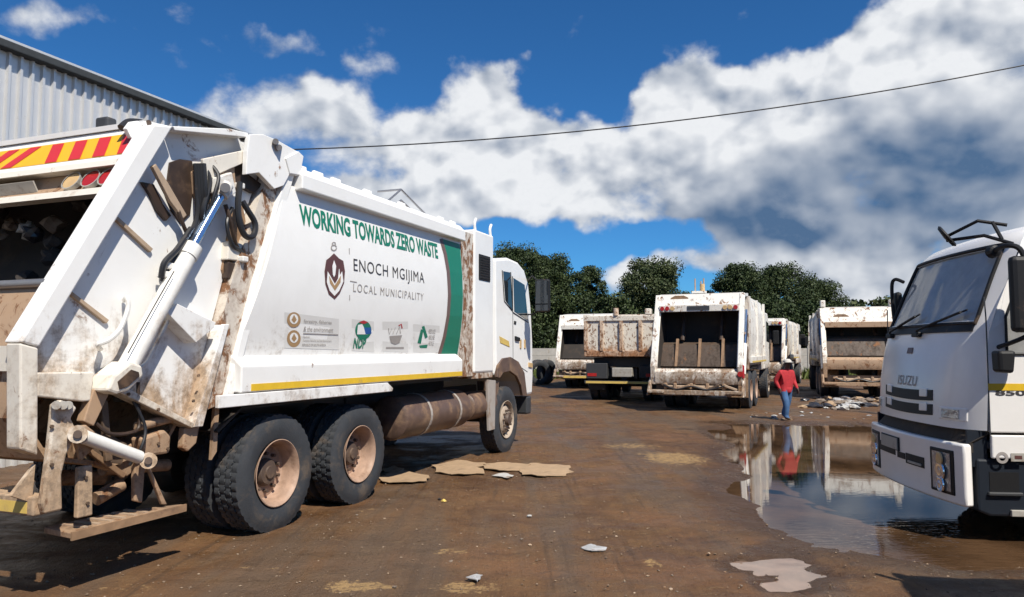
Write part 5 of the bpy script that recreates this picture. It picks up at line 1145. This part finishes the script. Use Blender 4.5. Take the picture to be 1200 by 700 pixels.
# inside the cab
MB().b2(-.80, -.46, -.84, .84, 1.2, 1.76).build('dashboard', 'interior', RT, bevel=.04); MB().b2(-1.93, -1.90, -1.08, 1.08, .8, 2.76).build('rear_wall', 'seat_grey', RT)
MB().b2(-1.9, -.3, -1.05, 1.05, .78, .84).build('cab_floor', 'interior', RT)
for y in (-.62, .05, .6):
    st = MB().b2(-1.55, -1.05, y-.25, y+.25, 1.1, 1.35).build('seat', 'seat_grey', RT, bevel=.05); MB().box((-1.58, y, 1.72), (.16, .48, .78), Matrix.Rotation(R_(-10), 3, 'Y')).build('seat_back', 'seat_grey', st, bevel=.05); MB().box((-1.66, y, 2.2), (.12, .28, .2)).build('headrest', 'seat_grey', st, bevel=.04)
sw = MB().lathe([(-.018, .21), (0, .232), (.018, .21), (0, .195), (-.018, .21)], (0, 0, 0), 28, 'z').build('steering_wheel', 'black_plastic', RT, smooth=True); sw.location = (-.92, -.55, 1.80); sw.rotation_euler = (0, R_(-35), 0)
mb = MB(); nn = 40
for i in range(nn+1):
    y = .10+.86*i/nn; x = -1.86+.03*math.sin(i*1.25); mb.v += [(x, y, 1.7), (x, y, 2.5)]
mb.f = [(2*i, 2*i+2, 2*i+3, 2*i+1) for i in range(nn)]; mb.mi = [0]*nn; mb.build('curtain', 'sunshade', RT, smooth=True)
# frame, wheels and load body behind the cab
for sg in (-1, 1):
    MB().b2(-8.2, -.4, sg*.36, sg*.46, .62, .92).build('chassis_rail', 'chassis_black', RT); wheel(RT, -1.35, sg*1.06, 'front', R=.5)
    for x in (-5.4, -6.7): dual(RT, x, sg*1.16, x, R=.5)
    MB().sheet([(-1.95, .55), (-1.8, 1.05), (-1.35, 1.15), (-.9, 1.05), (-.72, .6)], sg*1.08, sg*.7, .02).build('mud_guard', 'black_plastic', RT)
MB().b2(-1.0, -.1, -.9, .9, .30, .72).build('under_cab_frame', 'chassis_black', RT)
for x in (-1.35, -5.4, -6.7): MB().cyl((x, -.9, .49), (x, .9, .49), .07, 10).build('axle', 'chassis_black', RT)
MB().prism([(-1.1, 1.05), (1.1, 1.05), (1.22, 1.9), (1.18, 2.9), (.9, 3.1), (-.9, 3.1), (-1.18, 2.9), (-1.22, 1.9)], -8.3, -2.35, 'x').build('load_body', 'white_isuzu', RT, bevel=.03)
# its neighbour in the row stands just outside the frame; only its shadow reaches the picture
RT2 = copy_tree(RT); RT2.location = (3.10, 2.86, 0); RT2['label'] = 'white cab-over truck parked alongside, throwing its shadow on the mud by the truck marked 850'
RT['group'] = RT2['group'] = 'white cab-over trucks in a row'

# ------------------------------------------------------------------ person walking
def skin_mesh(name, verts, edges, radii, root, sub=2):
    me = bpy.data.meshes.new(name); me.from_pydata([Vector(v) for v in verts], edges, []); ob = bpy.data.objects.new(name, me); col.objects.link(ob)
    ob.modifiers.new('skin', 'SKIN'); bm = bmesh.new(); bm.from_mesh(me); lay = bm.verts.layers.skin.verify(); bm.verts.ensure_lookup_table()
    for v, r in zip(bm.verts, radii): v[lay].radius = (r, r) if not isinstance(r, tuple) else r
    bm.verts[root][lay].use_root = True; bm.to_mesh(me); bm.free()
    sb = ob.modifiers.new('sub', 'SUBSURF'); sb.levels = sub; sb.render_levels = sub
    dg = bpy.context.evaluated_depsgraph_get(); out = bpy.data.meshes.new_from_object(ob.evaluated_get(dg)); bpy.data.objects.remove(ob); out.name = name
    return out
pp = gpt(921, 492)
PE = empty('person', (pp.x, pp.y, 0), R_(205)); tag(PE, 'person in red jacket, blue jeans and white cap walking past the puddle', 'person'); PE.scale = (.86, .86, .80)
V = []; E_ = []; Rd = []
def jv(p, r, par=None):
    V.append(p); Rd.append(r); 
    if par is not None: E_.append((par, len(V)-1))
    return len(V)-1
pel = jv((0, 0, .93), (.16, .13)); ab = jv((0, .02, 1.08), (.20, .16), pel); ch = jv((0, .05, 1.28), (.21, .165), ab); nb = jv((0, .07, 1.45), (.085, .08), ch); nk = jv((0, .09, 1.52), .055, nb)
hd0 = jv((0, .115, 1.60), (.072, .085), nk); hd1 = jv((0, .12, 1.68), (.078, .098), hd0); jv((0, .11, 1.76), (.055, .07), hd1)
for sg, fwd in ((1, .15), (-1, -.13)):
    hp_ = jv((sg*.11, 0, .88), .130, pel); kn_ = jv((sg*.125, fwd*.75+.05, .49), .098, hp_); an = jv((sg*.13, fwd*(.9 if fwd > 0 else 1.7), .10 if fwd > 0 else .13), .074, kn_); jv((sg*.14, fwd*(.9 if fwd > 0 else 1.7)+.15, .04 if fwd > 0 else .06), .036, an)
    sh = jv((sg*.215, .05, 1.40), .082, ch); el_ = jv((sg*.285, -.02-fwd*.35, 1.14), .072, sh); wr = jv((sg*.25, .12-fwd*.5, .95), .040, el_); hn = jv((sg*.25, .14-fwd*.5, .88), (.026, .036), wr)
    for k in range(4):
        f1 = jv((sg*.265, .10-fwd*.5+.022*k, .805), .0095, hn); jv((sg*.255, .105-fwd*.5+.022*k, .765-.006*(k in (1, 2))), .008, f1)
    t1 = jv((sg*.25, .175-fwd*.5, .855), .011, wr); jv((sg*.245, .19-fwd*.5, .82), .009, t1)
bme = skin_mesh('body', V, E_, Rd, pel)
for mn in ('skin', 'jacket_red', 'jeans_blue', 'shoe_dark'): bme.materials.append(MATS[mn])
for p in bme.polygons:
    c = p.center; arm = abs(c.x) > .215
    p.material_index = 0 if c.z > 1.50 or (arm and c.z < .93) else 1 if (c.z > .84 and (arm or c.z > .86)) else 3 if c.z < .085 else 2
    p.use_smooth = True
body = link_mesh('body', bme, PE)
MB().lathe([(0, .108), (.02, .112), (.05, .102), (.085, .066), (.095, 0)], (0, .105, 1.70), 20, 'z').build('cap', 'cap_white', PE, smooth=True)
cp = MB(); cp.add([(.10*math.cos(q), .105+.10*math.sin(q)*1.0, 1.715) for q in np.linspace(.15, math.pi-.15, 10)]+[(.13*math.cos(q), .12+.20*math.sin(q), 1.695) for q in np.linspace(.15, math.pi-.15, 10)], [(i, i+1, 11+i, 10+i) for i in range(9)]); cp.build('cap_peak', 'cap_white', PE)
MB().lathe([(-.02, .150), (.0, .165), (.10, .175), (.14, .16)], (0, .0, .82), 20, 'z').build('jacket_hem', 'jacket_red', PE, smooth=True)
mb = MB(); 
for sg in (-1, 1): mb.box((sg*.032, .213, 1.665), (.022, .012, .010))
mb.build('eye', 'decal_dark', PE); MB().prism([(.205, 1.655), (.238, 1.622), (.20, 1.615)], -.014, .014, 'x').build('nose', 'skin', PE); MB().box((0, .205, 1.588), (.045, .012, .012)).build('mouth', 'decal_maroon', PE)
mb = MB(); [mb.box((sg*.088, .105, 1.645), (.018, .04, .055)) for sg in (-1, 1)]; mb.build('ear', 'skin', PE, bevel=.008)

# ------------------------------------------------------------------ things lying on the mud
def gz(x, y): h, _, _ = ground_h(np.array([x]), np.array([y])); return float(h[0])
def flat_thing(name, px, mat, label, cat, group=None, th=.008, curl=.02, sub=7, seed=0):
    """an irregular outline on the ground filled with a slightly curled sheet of real thickness"""
    r = np.random.default_rng(seed); P = [gpt(a, b) for a, b in px]; c = sum((p for p in P), Vector())/len(P); jag = .045
    out = []
    for i in range(len(P)):
        a, b = P[i], P[(i+1) % len(P)]
        for k in range(5): q = a.lerp(b, k/5); out.append(q+Vector((r.normal(), r.normal(), 0))*(jag*(a-b).length if k else .01))
    vs = []; n = len(out); rings = 4
    for j in range(rings):
        for p in out:
            q = c.lerp(p, (rings-j)/rings); lift = abs(float(fbm(np.array([q.x*3+seed]), np.array([q.y*3]), 3)[0]))*curl*4; vs.append((q.x-c.x, q.y-c.y, max(gz(q.x, q.y), 0)+.004+lift))
    vs.append((0, 0, max(gz(c.x, c.y), 0)+.006)); top = len(vs); vs += [(x, y, z+th) for x, y, z in vs]
    mb = MB(); fs = []
    for o, fl in ((0, 1), (top, 0)):
        for j in range(rings-1):
            for i in range(n): fs.append((o+j*n+i, o+j*n+(i+1) % n, o+(j+1)*n+(i+1) % n, o+(j+1)*n+i))
        for i in range(n): fs.append((o+(rings-1)*n+i, o+(rings-1)*n+(i+1) % n, o+rings*n))
    for i in range(n): fs.append((i, (i+1) % n, top+(i+1) % n, top+i))
    mb.add(vs, fs); ob = mb.build(name, mat, None, smooth=30); ob.location = (c.x, c.y, 0); tag(ob, label, cat, group); return ob
CB = 'flattened cardboard on the mud'
flat_thing('cardboard_sheet', [(508, 546), (536, 541), (568, 544), (566, 556), (530, 557), (510, 554)], 'cardboard', 'flattened cardboard sheet, the end piece nearest the second rear wheel', 'cardboard', CB, seed=1)
flat_thing('cardboard_sheet', [(566, 545), (594, 543), (622, 545), (618, 552), (590, 553), (567, 551)], 'cardboard', 'flattened cardboard sheet in the middle of the row', 'cardboard', CB, seed=2)
flat_thing('cardboard_sheet', [(606, 550), (628, 544), (668, 547), (664, 559), (634, 560), (612, 557)], 'cardboard', 'flattened cardboard sheet at the far end of the row with a frayed edge', 'cardboard', CB, seed=3)
flat_thing('cardboard_sheet', [(444, 560), (470, 553), (503, 558), (498, 565), (470, 567), (448, 566)], 'cardboard', 'torn cardboard beside the second rear wheel of the lettered truck', 'cardboard', CB, seed=4)
flat_thing('cardboard_sheet', [(446, 552), (462, 548), (474, 552), (466, 557)], 'cardboard', 'small cardboard flap close to the tyre of the lettered truck', 'cardboard', CB, seed=5)
flat_thing('plastic_wrapper', [(680, 643), (692, 640), (700, 642), (711, 644), (706, 648), (690, 647)], 'plastic_bag', 'pale flat plastic wrapper lying alone on the bare mud', 'wrapper', seed=6, th=.004)
flat_thing('plastic_wrapper', [(576, 558), (590, 555), (604, 558), (596, 561)], 'paper_white', 'white wrapper lying against the cardboard row', 'wrapper', seed=7, th=.004)
flat_thing('plastic_wrapper', [(549, 683), (557, 678), (565, 680), (561, 687)], 'plastic_bag', 'crumpled white paper on a patch of dry clay', 'paper', seed=8, th=.006, curl=.02)
def crumple(name, p, s, mat, label, cat, group, seed, flat=.6):
    r = random.Random(seed); me = crumpled_mesh(name, s, mat, seed, (1.3, 1, flat), 2 if s > .03 else 1)
    o = link_mesh(name, me, None, (p.x, p.y, s*flat*.62+max(0, gz(p.x, p.y))), (0, 0, r.uniform(0, 6))); tag(o, label, cat, group); return o
crumple('bottle_cap', gpt(520, 588), .028, 'yellow_faded', 'small yellow and white bottle top on the mud', 'bottle top', None, 1); crumple('paper_scrap', gpt(515, 586), .022, 'plastic_dark', 'tiny dark scrap touching the yellow bottle top', 'scrap', None, 2)
crumple('paper_scrap', gpt(620, 606), .026, 'paper_white', 'single white pebble-like scrap on bare mud', 'scrap', None, 3)
for k in range(40):
    r = random.Random(500+k); x, y = r.uniform(380, 880), r.uniform(545, 698); p = gpt(x, y)
    crumple('clod', p, r.uniform(.006, .015), r.choice(['rubbish_brown', 'rubbish_brown', 'brown_strut', 'rib_tan']), 'small clod of dried clay or stone on the mud', 'clod', 'clods on the mud', 700+k)
# heap of torn rubbish bags in front of the grimy compactor
for k in range(95):
    r = random.Random(900+k); x = r.triangular(938, 1040, 995); y = r.uniform(468, 481)-(.05*abs(x-990)); p = gpt(x, y)
    mn = r.choice(['plastic_bag', 'paper_white', 'plastic_dark', 'plastic_dark', 'rubbish_brown', 'rubbish_brown', 'cardboard'])
    crumple('rubbish_bag', p, r.uniform(.06, .16), mn, 'torn bag or scrap in the rubbish heap behind the grimy compactor', 'rubbish', 'rubbish heap', 1100+k, .5)
for k in range(24):
    r = random.Random(1500+k); x = r.uniform(880, 1030); y = r.uniform(484, 494); p = gpt(x, y)
    crumple('litter_scrap', p, r.uniform(.02, .06), r.choice(['paper_white', 'plastic_bag', 'cardboard', 'rubbish_brown']), 'small scrap of litter strewn between the puddle and the rubbish heap', 'litter', 'litter by the puddle', 1600+k, .4)
# weeds at the foot of the wall
def weeds(px0, px1, Y, n, seed):
    r = np.random.default_rng(seed); V = []
    x0, x1 = (px0-600)/FPX*Y, (px1-600)/FPX*Y
    for _ in range(n):
        b = np.array([r.uniform(x0, x1), Y+r.normal()*.8, 0]); h = r.uniform(.2, .75); d = np.array([r.normal()*.2, r.normal()*.2, h]); s = np.array([r.normal(), r.normal(), 0]); s = s/np.linalg.norm(s)*.05
        V += [b-s, b+s, b+d*.6+s*1.4, b+d]
    me = bpy.data.meshes.new('weeds'); me.from_pydata([tuple(v) for v in V], [], [(4*i, 4*i+1, 4*i+2, 4*i+3) for i in range(n)]); me.materials.append(MATS['leaf_weed'])
    tag(link_mesh('weeds', me), 'green weeds growing at the foot of the plank wall', 'weeds', kind='stuff')
weeds(560, 1000, 44.5, 2600, 3)
